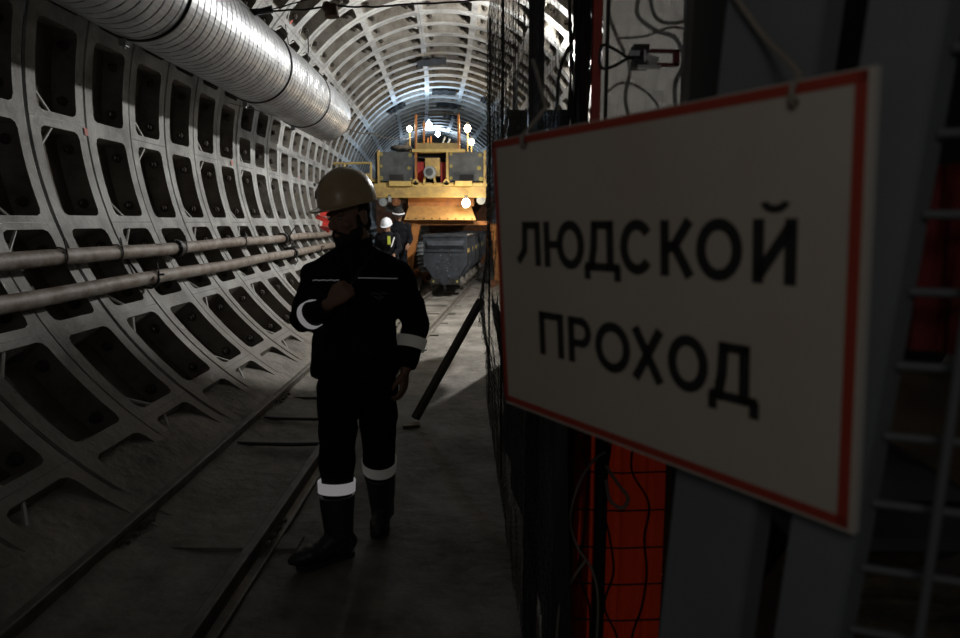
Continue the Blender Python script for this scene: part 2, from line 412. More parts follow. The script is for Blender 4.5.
# trousers
tr = MB()
tr.loft([(c(357, 402), .155, .11), (c(357, 385), .178, .125), (c(357, 370), .185, .13), (c(357, 355), .17, .12)], 28, power=2.3)
rc = J['rkn'].lerp(J['ran'], .60); lc = J['lkn'].lerp(J['lan'], .52)
limb(tr, [J['rhip'], J['rkn'], rc], [.100, .087, .075], n=20); limb(tr, [J['lhip'], J['lkn'], lc], [.100, .086, .070], n=20)
me = remesh(tr, .008, 4, folds(.010, 7)); me.materials.append(navy_m); trousers = link('trousers', me, man)
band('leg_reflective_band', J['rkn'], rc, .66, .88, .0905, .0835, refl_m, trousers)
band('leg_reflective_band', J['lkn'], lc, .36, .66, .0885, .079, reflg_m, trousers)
boot(man, J['rkn'], J['ran'], (-.655, 2.95, .004), (-.895, 2.80, .004), .076, .42)
boot(man, J['lkn'], J['lan'], (-.575, 3.36, .004), (-.565, 3.09, .004), .070, .58)

# ---- workers by the machine
def worker(base, yaw, label, hat, bend_fwd=10, arms='work', vest=True, k=1.0, refl=False):
    M = Matrix.Translation(base) @ Matrix.Rotation(yaw, 4, 'Z') @ Matrix.Scale(k, 4)
    P = lambda x, y, z: M @ V((x, y, z)); b = R(bend_fwd)
    lean = lambda x, y, z: P(x, y - sin(b) * (z - .95), .95 + (z - .95) * cos(b))
    HMw = M @ Matrix.Translation((0, -sin(b) * .72, .95 + .70 * cos(b))) @ Matrix.Rotation(b + R(4), 4, 'X')
    sk = MB(); head_shapes(sk, HMw)
    sk.loft([(P(0, 0, .88), .15, .10), (lean(0, 0, 1.1), .14, .10), (lean(0, 0, 1.35), .17, .11), (lean(0, .01, 1.47), .09, .07)], 20)
    hips = [P(-.09, 0, .9), P(.09, 0, .9)]; kn = [P(-.10, -.05, .5), P(.11, -.02, .5)]; an = [P(-.11, 0, .09), P(.13, .06, .09)]
    sh = [lean(-.19, 0, 1.42), lean(.19, 0, 1.42)]; el = [lean(-.25, -.06, 1.14), lean(.25, -.06, 1.14)]; wr = [lean(-.16, -.28, 1.08), lean(.18, -.27, 1.02)]
    for i in (0, 1):
        limb(sk, [hips[i], kn[i], an[i]], [.08, .055, .04], n=12); limb(sk, [sh[i], el[i], wr[i]], [.05, .04, .027], n=12)
        fw = (M.to_3x3() @ V((0, -1, 0))).normalized()
        hand(sk, wr[i], (wr[i] - el[i]), (0, 0, -1), 1 if i == 0 else -1, (25, 30, 25))
    me = remesh(sk, .008, 2); me.materials.append(skin_m); o = link('person', me); tag(o, label, 'person')
    jk = MB(); jk.loft([(P(0, 0, .80), .19, .14), (P(0, 0, .95), .185, .14), (lean(0, 0, 1.15), .18, .135), (lean(0, 0, 1.35), .21, .14), (lean(0, .01, 1.47), .13, .10), (lean(0, .01, 1.53), .075, .08)], 24, power=2.3)
    for i in (0, 1): limb(jk, [sh[i], el[i], el[i].lerp(wr[i], .9)], [.075, .062, .05], n=14)
    me = remesh(jk, .012, 3, folds(.010, 8)); me.materials.append(navy_m); j = link('jacket', me, o)
    t = MB(); t.loft([(P(0, 0, .80), .16, .11), (P(0, 0, .9), .175, .12), (P(0, 0, 1.0), .16, .11)], 20)
    for i in (0, 1): limb(t, [hips[i], kn[i], kn[i].lerp(an[i], .85)], [.095, .08, .068], n=14)
    me = remesh(t, .012, 3, folds(.008, 8)); me.materials.append(navy_m); link('trousers', me, o)
    for i in (0, 1):
        fw = M.to_3x3() @ V((0, -1, 0)); bk = V((an[i].x, an[i].y, .004)) - fw * .06
        boot(o, kn[i], an[i], bk, bk + fw * .27)
    hm = MB(); hm.M = HMw; hm.ball((0, .03, .01), .082, .088, .095, n=18); hm.ball((0, .05, -.05), .06, .05, .05, n=14); me = remesh(hm, .012, 1); me.materials.append(hair_m); link('hair', me, o)
    hard_hat(o, HMw @ Matrix.Translation((0, .004, .04)), hat, .03)
    if vest:
        mb = MB(); q = lean(.07, -.155, 1.34); mb.box(q, (.055, .02, .16), M.to_3x3().normalized()); mb.build('vest_strip', hivis_m, j)
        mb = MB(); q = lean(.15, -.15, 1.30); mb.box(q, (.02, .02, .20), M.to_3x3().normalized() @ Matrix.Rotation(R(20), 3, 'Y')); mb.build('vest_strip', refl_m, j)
    if refl:
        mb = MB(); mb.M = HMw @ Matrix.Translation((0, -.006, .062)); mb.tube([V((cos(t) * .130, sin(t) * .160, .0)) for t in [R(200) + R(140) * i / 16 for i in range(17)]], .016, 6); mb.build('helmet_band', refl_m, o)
    return o
w1 = at(387, 222, 12.6)
worker(V((w1.x + .02, 12.7, .06)), R(-8), 'worker in white hard hat and dark jacket looking down beyond the walking man', hatwhite_m, 14, vest=True, k=.90)
w2 = at(397.5, 222, 14.1)
worker(V((w2.x, 14.2, .10)), R(12), 'worker in dark hard hat with a white band, under the left of the yellow machine', liner_m, 10, vest=False, refl=True)

# ------------------------------------------------------------------ tunnel lining
TR, TZ, TX, BEND = 2.7, 2.45, -.5, 400.0
def bend(d): return -d * abs(d) / BEND
def tun(ang, d, r): return V((TX + bend(d) + r * cos(R(ang)), d, TZ + r * sin(R(ang))))
RING, PH = .70, 5.38 - .7 * 10
RIBS = [262, 247, 231, 214.5, 198.4, 182, 172.5, 163, 152, 139, 118, 98, 78, 57, 44, 33, 24, 14, -2, -18, -34.5, -51, -67]
NEAR = [262, 247, 231, 214.5, 198.4, 182, 166, 150.5, 139] + RIBS[10:]
JA = {182, 214.5, 139, 98, 57, 14, -18, 247}; JB = {198.4, 231, 139, 98, 57, -2, -34.5}
lin = {'wall_left': MB(), 'ceiling': MB(), 'wall_right': MB()}
DEP = .17
for k in range(0, 50):
    d0 = PH + k * RING; d1 = d0 + RING; dr = random.uniform(-.008, .008)
    JJ = JA if k % 2 else JB
    nearness = d0 < 13
    RB = NEAR if d0 < 8.3 else RIBS
    for i in range(len(RB) - 1):
        a1, a0 = RB[i], RB[i + 1]; mid = (a0 + a1) / 2
        if mid < -45: continue
        mb = lin['wall_left'] if mid > 139 else ('ceiling' and (lin['ceiling'] if mid > 45 else lin['wall_right']))
        g = 1.15
        p0, p1 = a0 + g + random.uniform(-.15, .15), a1 - g + random.uniform(-.15, .15)
        e0, e1 = d0 + .115, d1 - .115
        cr = .055; ca = math.degrees(cr / TR)
        n = max(3, int((p1 - p0) / 2.2))
        st = [(p0, cr), (p0 + ca * .3, cr * .3), (p0 + ca, 0)] + [(p0 + ca + (p1 - p0 - 2 * ca) * t / n, 0) for t in range(1, n)] + [(p1 - ca, 0), (p1 - ca * .3, cr * .3), (p1, cr)]
        vs = []; N = len(st); Rr = TR + dr
        def A(a, d, r): return tun(a, d, r)
        for q, (a, ins) in enumerate(st):
            oa = a0 if q == 0 else (a1 if q == N - 1 else a)
            vs += [A(oa, d0 + .002, Rr + .014), A(oa, d0 + .014, Rr), A(a, e0 + ins, Rr), A(a, e1 - ins, Rr), A(oa, d1 - .014, Rr), A(oa, d1 - .002, Rr + .014)]
        for q, (a, ins) in enumerate(st):
            aa = a + (mid - a) * .06
            vs += [A(aa, e0 + ins + .03, Rr + DEP), A(aa, e1 - ins - .03, Rr + DEP)]
        F = []; P = []; S_ = []
        for q in range(N - 1):
            b = q * 6; c = b + 6
            F += [(b, b + 1, c + 1, c), (b + 1, b + 2, c + 2, c + 1), (b + 3, b + 4, c + 4, c + 3), (b + 4, b + 5, c + 5, c + 4)]
            x = N * 6 + q * 2; y = x + 2
            S_ += [(b + 2, x, y, c + 2), (b + 3, c + 3, y + 1, x + 1)]; P.append((x, x + 1, y + 1, y))
        L = (N - 1) * 6
        # end strips of the face
        F += [(1, 4, 3, 2), (L + 1, L + 2, L + 3, L + 4)]
        x = N * 6; S_ += [(2, 3, x + 1, x)]; y = x + 2 * (N - 1); S_ += [(L + 2, y, y + 1, L + 3)]
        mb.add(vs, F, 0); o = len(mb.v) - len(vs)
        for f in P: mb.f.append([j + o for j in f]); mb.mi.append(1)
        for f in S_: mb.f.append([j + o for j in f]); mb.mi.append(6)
        # bolts on the ring flanges, near both ends of the pocket
        if -30 < mid < 240:
            for a in ((p0 + 2.6, p1 - 2.6) if p1 - p0 > 8 else ((p0 + p1) / 2,)):
                c = A(a, e1 - .02, Rr + .085); nrm = V((0, -1, 0))
                mb.cyl(c, c + V((0, -.035, 0)), .040, .030, 8, 2); mb.cyl(c + V((0, -.035, 0)), c + V((0, -.06, 0)), .018, .018, 6, 2)
        # pale diagonal strips beside the segment joints
        if nearness:
            for ja, sgn, pe in ((a1, -1, p1), (a0, 1, p0)):
                if ja in JJ:
                    a = A(pe, e0 + .16, Rr + .02); b = A(pe + sgn * 3.2, e0 + .02, Rr + .04)
                    mb.tube([a, b], .011, 5, 3)
        # dark joint line
        for ja in (a0,):
            if ja in JJ:
                for s_ in (-.12, .12):
                    pass
                q = [A(ja - .07, d0 + .02, Rr - .0015), A(ja + .07, d0 + .02, Rr - .0015), A(ja + .07, d1 - .02, Rr - .0015), A(ja - .07, d1 - .02, Rr - .0015)]
                mb.add(q, [(0, 1, 2, 3)], 4)
for px, py in ((86, 132), (232, 163), (299, 178), (291, 22)):
    v = at(px, py, 1) - EYE; t = .1
    while True:
        p = EYE + v * t
        if hypot(p.x - TX - bend(p.y), p.z - TZ) > TR - .012: break
        t += .004
    a = math.degrees(atan2(p.z - TZ, p.x - TX - bend(p.y)))
    a %= 360; s = .025
    mbx = lin['wall_left'] if a > 139 else lin['ceiling']
    da = math.degrees(s / TR)
    mbx.add([tun(a - da * 1.4, p.y - s, TR - .012), tun(a + da, p.y - s * .8, TR - .012), tun(a + da * 1.3, p.y + s, TR - .012), tun(a - da, p.y + s * 1.2, TR - .012)], [(0, 1, 2, 3)], 5)
for nme, mb in lin.items():
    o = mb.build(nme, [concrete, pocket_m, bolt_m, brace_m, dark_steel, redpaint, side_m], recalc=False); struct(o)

# floor of the tunnel with the bank of spilt grout by the left wall
prof = [(-2.4, .33), (-2.2, .275), (-2.05, .228), (-1.93, .175), (-1.82, .112), (-1.72, .055), (-1.6, .03), (-1.4, .015), (-1.2, .01), (-1.0, .0), (-.5, 0), (0, 0), (.5, 0), (.65, .02), (.85, .09), (1.05, .24), (1.2, .42)]
vs = []; fs = []; ys = [-.5 + i * .09 for i in range(0, 390)]
px_ = []
for i in range(len(prof) - 1):
    n = max(1, int((prof[i + 1][0] - prof[i][0]) / .07))
    for j in range(n): t = j / n; px_.append((prof[i][0] + (prof[i + 1][0] - prof[i][0]) * t, prof[i][1] + (prof[i + 1][1] - prof[i][1]) * t))
px_.append(prof[-1])
for y in ys:
    for x, z in px_:
        q = V((x, y, 0)); h = noise.fractal(q * 1.7, 1.0, 2.0, 4) * .018 + noise.fractal(q * 7, 1.0, 2.0, 3) * .006
        if x < -1.85: h *= 1.6
        vs.append((x + bend(y), y, z + h - .01))
W_ = len(px_)
for i in range(len(ys) - 1):
    for j in range(W_ - 1): fs.append((i * W_ + j, i * W_ + j + 1, (i + 1) * W_ + j + 1, (i + 1) * W_ + j))
mb = MB(); mb.add(vs, fs); o = mb.build('floor', floor_m, smooth=60); struct(o)
# far end of the tunnel
mb = MB(); mb.loft([(V((TX + bend(34.3), 34.3, TZ)), 3.0, 3.0, (1, 0, 0), (0, 0, 1)), (V((TX + bend(34.3), 34.5, TZ)), 3.0, 3.0, (1, 0, 0), (0, 0, 1))], 32)
struct(mb.build('wall_end', pocket_m))

# ------------------------------------------------------------------ ventilation duct
DX, DZ, DR = -2.48, 1.6 + 1.69, .40
DEND = 10.7
def dctr(d): return V((DX + bend(d) / 2, d, DZ))
def tuboid(mb, d0, d1, rfun, step, n=48, m=0, ctr=dctr, caps=False):
    k = int((d1 - d0) / step) + 1; pts = [d0 + (d1 - d0) * i / (k - 1) for i in range(k)]
    vs = []
    for d in pts:
        for j in range(n):
            r = rfun(d, j / n); vs.append(ctr(d) + V((cos(2 * pi * j / n), 0, sin(2 * pi * j / n))) * r)
    fs = [(i * n + j, i * n + (j + 1) % n, (i + 1) * n + (j + 1) % n, (i + 1) * n + j) for i in range(k - 1) for j in range(n)]
    mb.add(vs, fs, m)
duct = thing('ventilation_duct', 'large corrugated galvanised ventilation duct hung under the upper left of the tunnel', 'duct', dctr(6))
PITCHD = .105
def rfun(d, t):
    ph = ((d / PITCHD + t) % 1.0)
    return DR + .006 * noise.noise(V((d * 1.3, t * 3, 0))) - (.004 * math.exp(-((ph - .5) / .07) ** 2))
mb = MB(); tuboid(mb, 1.2, DEND, rfun, .0085, 60)
_c = dctr(0)
for i, f in enumerate(mb.f):
    p = (mb.v[f[0]] + mb.v[f[2]]) / 2; q = dctr(p.y); t_ = atan2(p.z - q.z, p.x - q.x) / (2 * pi) % 1
    if abs(((p.y / PITCHD + t_) % 1.0) - .5) < .042: mb.mi[i] = 1
mb.build('duct_shell', [zinc, seam_m], duct, smooth=70, recalc=False)
for d in (2.6, 4.85, 7.3, 9.15):
    mb = MB(); tuboid(mb, d, d + .034, lambda a, t: DR + .014 if .001 < a - d < .033 else DR - .004, .0113, 48); mb.build('strap', black_rub, duct, smooth=60)
for d in (3.6, 7.95, DEND - .02):
    mb = MB(); tuboid(mb, d, d + .012, lambda a, t: DR + .007, .006, 48); mb.build('seam_ring', dark_steel, duct, smooth=60)
for d in (2.6, 4.85, 7.3, 9.15):
    c = dctr(d); mb = MB()
    mb.box(c + V((-.12, .015, -DR - .02)), (.05, .05, .05)); mb.cyl(c + V((-.12, .015, -DR - .01)), c + V((-.12, .015, -DR - .06)), .012, n=8)
    mb.build('strap_buckle', zinc, duct)
    mb = MB(); top = c + V((-.1, .015, DR)); w = tun(139, d, TR); mb.tube([top, top + (w - top) * .5, w], .006, 5); mb.build('hanger_wire', dark_steel, duct)

# ------------------------------------------------------------------ the two pipes on the left wall
def pipe(x, z, r, label, joints):
    ct = lambda d: V((x + bend(d), d, z + .006 * sin(d * 1.9 + z * 9)))
    t = thing('wall_pipe', label, 'pipe', ct(5))
    mb = MB(); tuboid(mb, .3, 30, lambda d, q: r, .25, 20, ctr=ct); mb.build('pipe_tube', pipe_m, t, smooth=60)
    for d in joints:
        mb = MB(); tuboid(mb, d - .035, d + .035, lambda d_, q: r + .028, .035, 20, ctr=ct)
        mb.cyl(ct(d - .036), ct(d - .035), r + .028, n=20); mb.build('flange', dark_steel, t, smooth=40)
        for j in range(6):
            a = 2 * pi * j / 6 + .3; c = ct(d) + V((cos(a), 0, sin(a))) * (r + .016)
            mb = MB(); mb.cyl(c + V((0, -.055, 0)), c + V((0, .055, 0)), .007, n=6); mb.build('flange_bolt', dark_steel, t)
    return t, ct
pu, cu = pipe(-2.86, 1.36, .056, 'upper of the two long dusty pipes along the left wall', (6.1, 9.75, 13.6))
pl, cl = pipe(-2.76, 1.135, .056, 'lower of the two long dusty pipes along the left wall', (9.9, 14.9))
for d, ct, own, up in ((4.35, cu, pu, 1), (5.05, cu, pu, 1), (6.2, cu, pu, 1), (5.4, cl, pl, 0), (7.9, cu, pu, 1)):
    mb = MB(); c = ct(d)
    mb.tube([c + V((cos(a) * .064, .01 * sin(a), sin(a) * .064)) for a in [2 * pi * i / 20 for i in range(21)]] + [c + V((.06, 0, .05)), c + V((.05, 0, .12))], .006, 5)
    mb.build('tie_wire', dark_steel, own)
for d in (3.2, 5.35, 9.7, 11.7, 14):   # hooks that carry the pipes
    wl = tun(200, d, TR + .02)
    mb = MB(); pc = cl(d)
    pts = [wl, cu(d) + V((-.09, 0, -.03)), pc + V((-.085, 0, .03))] + [pc + V((cos(a) * .085, 0, sin(a) * .085)) for a in [pi + i * pi / 8 * 1.1 for i in range(9)]] + [pc + V((.13, 0, .03)), ]
    mb.tube(pts, .011, 6)
    o = mb.build('pipe_hook', dark_steel)
    tag(o, {3.2: 'steel hook carrying the two wall pipes, nearest the camera', 5.35: 'steel hook curling below the lower wall pipe left of the walking man', 9.7: 'steel hook at the chained flanges of the two wall pipes',
            11.7: 'steel pipe hook beyond the chained flanges', 14: 'farthest steel hook under the wall pipes'}[d], 'hook')
# tangle of chain and wire at the joint
mb = MB(); c0 = cu(9.8)
for k in range(9):
    a = random.uniform(0, 6.28); p = c0 + V((.03, -.02 + .02 * k, -.12 * (k / 9)))
    mb.tube([p + V((cos(a + t) * .085, .03 * sin(3 * t), sin(a + t) * .085 - .02)) for t in [i * .35 for i in range(15)]], .010, 6)
for s in (-1, 1):
    mb.tube([c0 + V((.07, 0, 0)), c0 + V((.08 + .05 * s, 0, .10)), c0 + V((.09 + .09 * s, .02, .16 + .02 * s))], .009, 5)
mb.tube([c0 + V((.05, 0, -.2)), c0 + V((.09, 0, -.34)), c0 + V((.16, 0, -.40)), c0 + V((.20, 0, -.33)), c0 + V((.17, 0, -.26))], .008, 5)
tag(mb.build('chain_tie', dark_steel), 'tangle of dark chain and wire round the pipe flanges', 'chain')

# ------------------------------------------------------------------ tracks
def rail_prof(h=.125): return [(-.045, 0), (.045, 0), (.045, .012), (.009, .03), (.007, h - .035), (.024, h - .028), (.024, h - .004), (.018, h), (-.018, h), (-.024, h - .004), (-.024, h - .028), (-.007, h - .035), (-.009, .03), (-.045, .012)]
def rail(mb, path, h=.125):
    pr = rail_prof(h); n = len(pr); vs = []
    for i, p in enumerate(path):
        d = (path[min(i + 1, len(path) - 1)] - path[max(i - 1, 0)]).normalized(); u = V((d.y, -d.x, 0))
        vs += [p + u * a + V((0, 0, b)) for a, b in pr]
    k = len(path)
    fs = [(i * n + j, i * n + (j + 1) % n, (i + 1) * n + (j + 1) % n, (i + 1) * n + j) for i in range(k - 1) for j in range(n)]
    fs += [tuple(range(n)), tuple((k - 1) * n + j for j in range(n))]
    mb.add(vs, fs)
tA = thing('rail_track', 'narrow gauge track running along the left wall past the walking man', 'track', (-1.4, 4, 0))
for x in (-1.765, -1.075):
    mb = MB(); rail(mb, [V((x + bend(d), d, .012)) for d in [.3 + .5 * i for i in range(58)]]); mb.build('rail', rail_m, tA)
for d in (1.7, 3.05, 4.4, 5.0, 5.75, 7.1, 8.4, 9.8, 11.2):
    mb = MB()
    if d == 3.05: mb.box((-1.45 + bend(d), d, -.012), (1.05, .14, .05)); mb.build('sleeper', floor_m, tA); continue
    if d in (5.0, 4.4): mb.tube([(-1.8 + bend(d), d, .05), (-1.4, d + .02, .035), (-1.03, d + .05, .04)], .014, 6); mb.build('tie_rod', dark_steel, tA)
    else: mb.box((-1.42 + bend(d), d, .012), (1.15, .14, .05), Matrix.Rotation(random.uniform(-.04, .04), 3, 'Z')); mb.build('sleeper', rail_m, tA)
for x in (-1.765, -1.075):
    for d in (5.55, 3.05):
        mb = MB()
        for sx in (-1, 1): mb.box((x + sx * .016 + bend(d), d, .065), (.014, .34, .05))
        for q in (-.12, -.04, .04, .12): mb.cyl((x - .045 + bend(d), d + q, .065), (x + .045 + bend(d), d + q, .065), .011, n=6)
        mb.build('fishplate', rail_m, tA)
tB = thing('rail_track', 'narrow gauge track under the mine wagons at the back', 'track', (-.95, 10, 0))
KB = .057
def trkB(x, d): return V((x + (d - 9.4) * KB, d, .0))
for x in (-1.55, -.88):
    mb = MB(); rail(mb, [trkB(x, 6.6 + i * .7) + V((0, 0, .005)) for i in range(28)], .10); mb.build('rail', rail_m, tB)
for d in [7 + 1.1 * i for i in range(9)]:
    mb = MB(); p = trkB(-1.21, d); mb.box(p + V((0, 0, -.004)), (.98, .15, .03)); mb.build('sleeper', floor_m, tB)

# ------------------------------------------------------------------ yellow gantry machine across the tunnel
yel = mat('yellow_paint', (.56, .40, .13), .55, col2=(.30, .21, .09), noise_scale=5)
yel2 = mat('bright_yellow_paint', (.64, .47, .16), .5, noise_amt=.3, noise_scale=6)
orange_m = mat('orange_steel', (.50, .20, .04), .55, col2=(.30, .12, .04), noise_scale=4)
plate_m = mat('grey_plate', (.10, .112, .118), .6, col2=(.045, .05, .055), noise_scale=4)
redp = mat('red_panel', (.50, .03, .025), .5, noise_amt=.4)
motor_m = mat('motor_grey', (.30, .33, .34), .45)
rust_m = mat('rust', (.28, .11, .045), .8, noise_amt=.6)
mat_patch = mat('worn_yellow', (.30, .26, .08), .7)
def bulb_m(n, c, s): return mat(n, (1, 1, 1), .4, emit=c, estr=s)
warm_b = bulb_m('warm_bulb', (1, .80, .52), 28); blue_b = bulb_m('blue_white_bulb', (.62, .82, 1), 30)
MY = 16.0
g0 = at(430, 190, MY)
mach = thing('gantry_machine', 'yellow gantry machine with two dark plates filling the tunnel at the far end', 'machine', V((g0.x, MY, 0)))
def pbox(mb, x0, y0, x1, y1, Y, dep, m=0, sh=0):
    a, b = at(x0, y0, Y), at(x1, y1, Y)
    mb.box(((a.x + b.x) / 2, Y + dep / 2, (a.z + b.z) / 2), (abs(b.x - a.x), dep, abs(a.z - b.z)), m=m)
def mpart(name, m, *boxes, parent=mach):
    mb = MB()
    for q in boxes: pbox(mb, *q)
    return mb.build(name, m, parent)
mpart('deck_beam', yel, (375, 187, 486, 196, MY, .5))
mpart('deck_edge', yel2, (374, 183.5, 487, 187, MY + .02, .4), (376, 196, 486, 197.5, MY + .02, .4))
for x in (386, 474):
    mpart('deck_side_beam', yel, (x, 187, x + 9, 196, MY + .5, 6))
mpart('deck_plate', yel, (378, 182.5, 484, 183.5, MY + .1, 6.5))
for a, b in ((389, 411), (455, 472)): mpart('step', yel2, (a, 181, b, 186, MY - .12, .14))
for x in (415.5, 446.5):
    mb = MB(); p = at(x, 182, MY - .02); mb.cyl(p, p + V((0, .03, 0)), .075, n=16); mb.box(p + V((0, .015, -.06)), (.15, .03, .10)); lug = mb.build('lifting_lug', yel2, mach)
    mb = MB(); mb.cyl(p + V((0, -.01, 0)), p + V((0, .0, 0)), .03, n=12); mb.build('lug_hole', liner_m, lug)
for a, b in ((379, 413), (449, 483)):
    mb = MB(); pbox(mb, a, 152, b, 181, MY + .1, .04); pl_ = mb.build('side_plate', plate_m, mach)
    mid = (a + b) / 2 + 0.5
    mb = MB(); pbox(mb, mid - 7, 174.5, mid + 7, 181.5, MY + .07, .03); mb.build('plate_notch', liner_m, pl_)
    for x, y in ((a + 2, 154), (a + 2, 166), (a + 2, 178), (b - 3, 155), (b - 4, 168), (b - 2, 179)):
        mb = MB(); p = at(x, y, MY + .085); mb.cyl(p, p + V((0, .02, 0)), random.uniform(.03, .06), n=7); mb.build('paint_patch', mat_patch, pl_)
    mb = MB(); pbox(mb, a + 1, 153, b - 1, 181, MY + .4, 3.0); mb.build('cabin_box', plate_m, mach)
for x in (377, 414.5, 446, 483.5): mpart('upright', yel if x != 414.5 else orange_m, (x, 150, x + 2.6, 184, MY + .02, .12))
mpart('lintel', yel2, (412, 149, 465, 152, MY, .25))
mpart('recess_roof', dark_steel, (417, 152, 448, 158, MY + .5, 1.2))
mpart('recess_back', liner_m, (417, 152, 448, 184, MY + 1.7, .05))
for a, b in ((417, 425), (440.5, 448)): mpart('red_panel', redp, (a, 162, b, 184, MY + .3, .5))
mpart('gearbox', yel, (425, 158, 440, 176, MY + .2, .6))
mb = MB(); p = at(429.5, 172, MY - .15); mb.cyl(p, p + V((0, .5, 0)), .14, n=20)
for j in range(16):
    a = 2 * pi * j / 16; q = p + V((cos(a) * .145, .25, sin(a) * .145)); mb.box(q, (.012, .4, .012))
mo = mb.build('motor', motor_m, mach)
mb = MB(); mb.cyl(p + V((0, -.03, 0)), p + V((0, .0, 0)), .09, n=16); mb.cyl(p + V((0, -.05, 0)), p + V((0, -.03, 0)), .03, n=10); mb.build('motor_fan_cover', plate_m, mo)
for x in (425, 434):
    mb = MB(); a = at(x, 176, MY + .05); b = at(x + (1.5 if x > 430 else -1), 184, MY - .05); mb.bar(a, b, .05, .04, (0, 1, 0)); mb.build('motor_bracket', yel2, mach)
# upper railed stage
mpart('stage_toe_board', yel, (416, 143, 460, 149.5, MY + .1, .05))
mpart('stage_floor', yel, (414, 149, 462, 150, MY + .1, 2.2))
for x in (416, 458.5): 
    mb = MB(); a = at(x, 150, MY + .12); b = at(x, 114, MY + .12); mb.cyl(a, b, .028, n=8); mb.build('stage_post', orange_m, mach)
    mb = MB(); mb.cyl(a + V((.07 if x < 430 else -.03, 1.2, 0)), b + V((.07 if x < 430 else -.03, 1.2, 0)), .025, n=8); mb.build('stage_post', orange_m, mach)
mb = MB(); a, b = at(416, 114.5, MY + .12), at(459, 113.5, MY + .12); mb.cyl(a, b, .015, n=6); mb.build('stage_top_rail', dark_steel, mach)
for x, h in ((428, 138), (431, 136), (441, 137), (446, 139)):
    mb = MB(); a = at(x, 148, MY + 1.0); b = at(x + (4 if x > 435 else 0), h, MY + 1.0); mb.cyl(a, b, .022, n=8); mb.build('lever', motor_m if x > 435 else orange_m, mach)
# chute under the deck
mpart('hopper', orange_m, (408, 197, 474, 206, MY + .35, .8))
mb = MB(); q = [at(409, 206, MY + .3), at(471, 206, MY + .3), at(476, 220, MY - .25), at(404, 220, MY - .25)]; off = V((0, .04, .0))
mb.add(q + [p + off for p in q], [(0, 1, 2, 3), (7, 6, 5, 4), (0, 4, 5, 1), (1, 5, 6, 2), (2, 6, 7, 3), (3, 7, 4, 0)]); ch = mb.build('chute', mat('chute_orange', (.62, .36, .14), .5, noise_amt=.3), mach)
mb = MB()
for i in range(9): p = at(408 + i * 8, 218.5, MY - .24); mb.ball(p, .018, n=6)
mb.build('rivet', dark_steel, ch)
mpart('cross_beam', orange_m, (400, 221, 492, 225, MY, .3))
# legs
for pts, nm in ((((417, 224), (414, 236), (411.5, 250), (410, 264), (408, 285)), 0), (((494, 224), (496, 240), (498, 264), (499, 288)), 1)):
    mb = MB()
    for i in range(len(pts) - 1): mb.bar(at(*pts[i], MY), at(*pts[i + 1], MY), .20, .22, (0, 1, 0))
    mb.build('leg', orange_m, mach)
for x in (408, 498):
    mb = MB(); a = at(x, 287, MY); mb.box((a.x, MY + .1, .09), (.34, .5, .18)); mb.build('foot', rust_m, mach)
# pulleys below the deck
for x, y, r, m in ((383, 202, .10, motor_m), (396, 202, .10, rust_m), (481, 200, .11, motor_m)):
    mb = MB(); p = at(x, y, MY + .05); mb.cyl(p, p + V((0, .12, 0)), r, n=18); mb.cyl(p + V((0, -.02, 0)), p, r * .55, n=14); mb.cyl(p + V((0, -.04, 0)), p, r * .2, n=10)
    mb.bar(p + V((0, .06, r * .6)), p + V((0, .06, r + .12)), .07, .05, (0, 1, 0)); mb.build('pulley', m, mach)
mpart('pulley_bracket', motor_m, (388, 195, 391, 202, MY, .08)); mpart('hydraulic_block', dark_steel, (385, 204, 402, 212, MY + .3, .3))
# left wing platform with its railing
mpart('wing_floor', yel2, (330, 179, 377, 181.5, MY + .2, 2.0)); mpart('wing_toe_board', yel2, (357, 173.5, 372, 179, MY + .2, .04))
for x in (331, 344.5, 371):
    mb = MB(); mb.cyl(at(x, 180, MY + .2), at(x, 163, MY + .2), .028, n=8); mb.build('rail_post', yel2, mach)
mb = MB(); mb.cyl(at(330.5, 163.5, MY + .2), at(371.5, 163, MY + .2), .028, n=8); mb.build('rail_top', yel2, mach)
mb = MB(); mb.cyl(at(333, 164, MY + .22), at(358, 177, MY + .22), .012, n=6); mb.build('rail_stay', yel2, mach)
mpart('counter_box', dark_steel, (375, 153, 379, 183, MY + .2, .8))
# black tarpaulin lump on the left plate
mb = MB(); p = at(400, 150, MY + .6)
for i in range(9): mb.ball(p + V((random.uniform(-.2, .2), random.uniform(-.15, .15), random.uniform(-.02, .10))), .12, .12, .07, n=10)
mb.ball(p + V((.20, 0, .12)), .07, n=10)
me = remesh(mb, .03, 2, folds(.02, 9)); me.materials.append(liner_m); tp = link('tarpaulin', me); tag(tp, 'crumpled black tarpaulin lying on top of the left dark plate', 'tarpaulin')

# lamps on and behind the machine
def work_lamp(px, py, Y, r, m, label, stem=None, col=(1, .8, .55), power=20):
    c = at(px, py, Y); t = thing('work_lamp', label, 'lamp', c, None)
    mb = MB(); mb.ball(c, r, r, r * 1.15, n=16); mb.build('bulb', m, t, smooth=80)
    mb = MB(); mb.cyl(c + V((0, .03, r * .9)), c + V((0, .03, r * 1.9)), r * .45, n=10); mb.build('lamp_socket', liner_m, t)
    if stem: 
        mb = MB(); a = at(px, stem, Y); mb.cyl(c + V((0, .05, r * 1.6)), V((c.x, Y + .05, a.z)), .018, n=8); mb.build('lamp_post', yel, t)
    lights_todo.append((c + V((0, -.22, .02)), power, col))
lights_todo = []
work_lamp(409.5, 129, MY + .5, .062, warm_b, 'warm lamp on a short post at the left of the railed stage', 152, power=16)
work_lamp(429, 125, MY + 2.5, .085, blue_b, 'blue-white floodlight glaring behind the railed stage', None, (.55, .75, 1), 170)
work_lamp(438, 134, 26.0, .09, blue_b, 'small blue-white lamp added far beyond the machine to light the lining', None, (.6, .78, 1), 260)  # added lamp, brightens the lining behind the stage
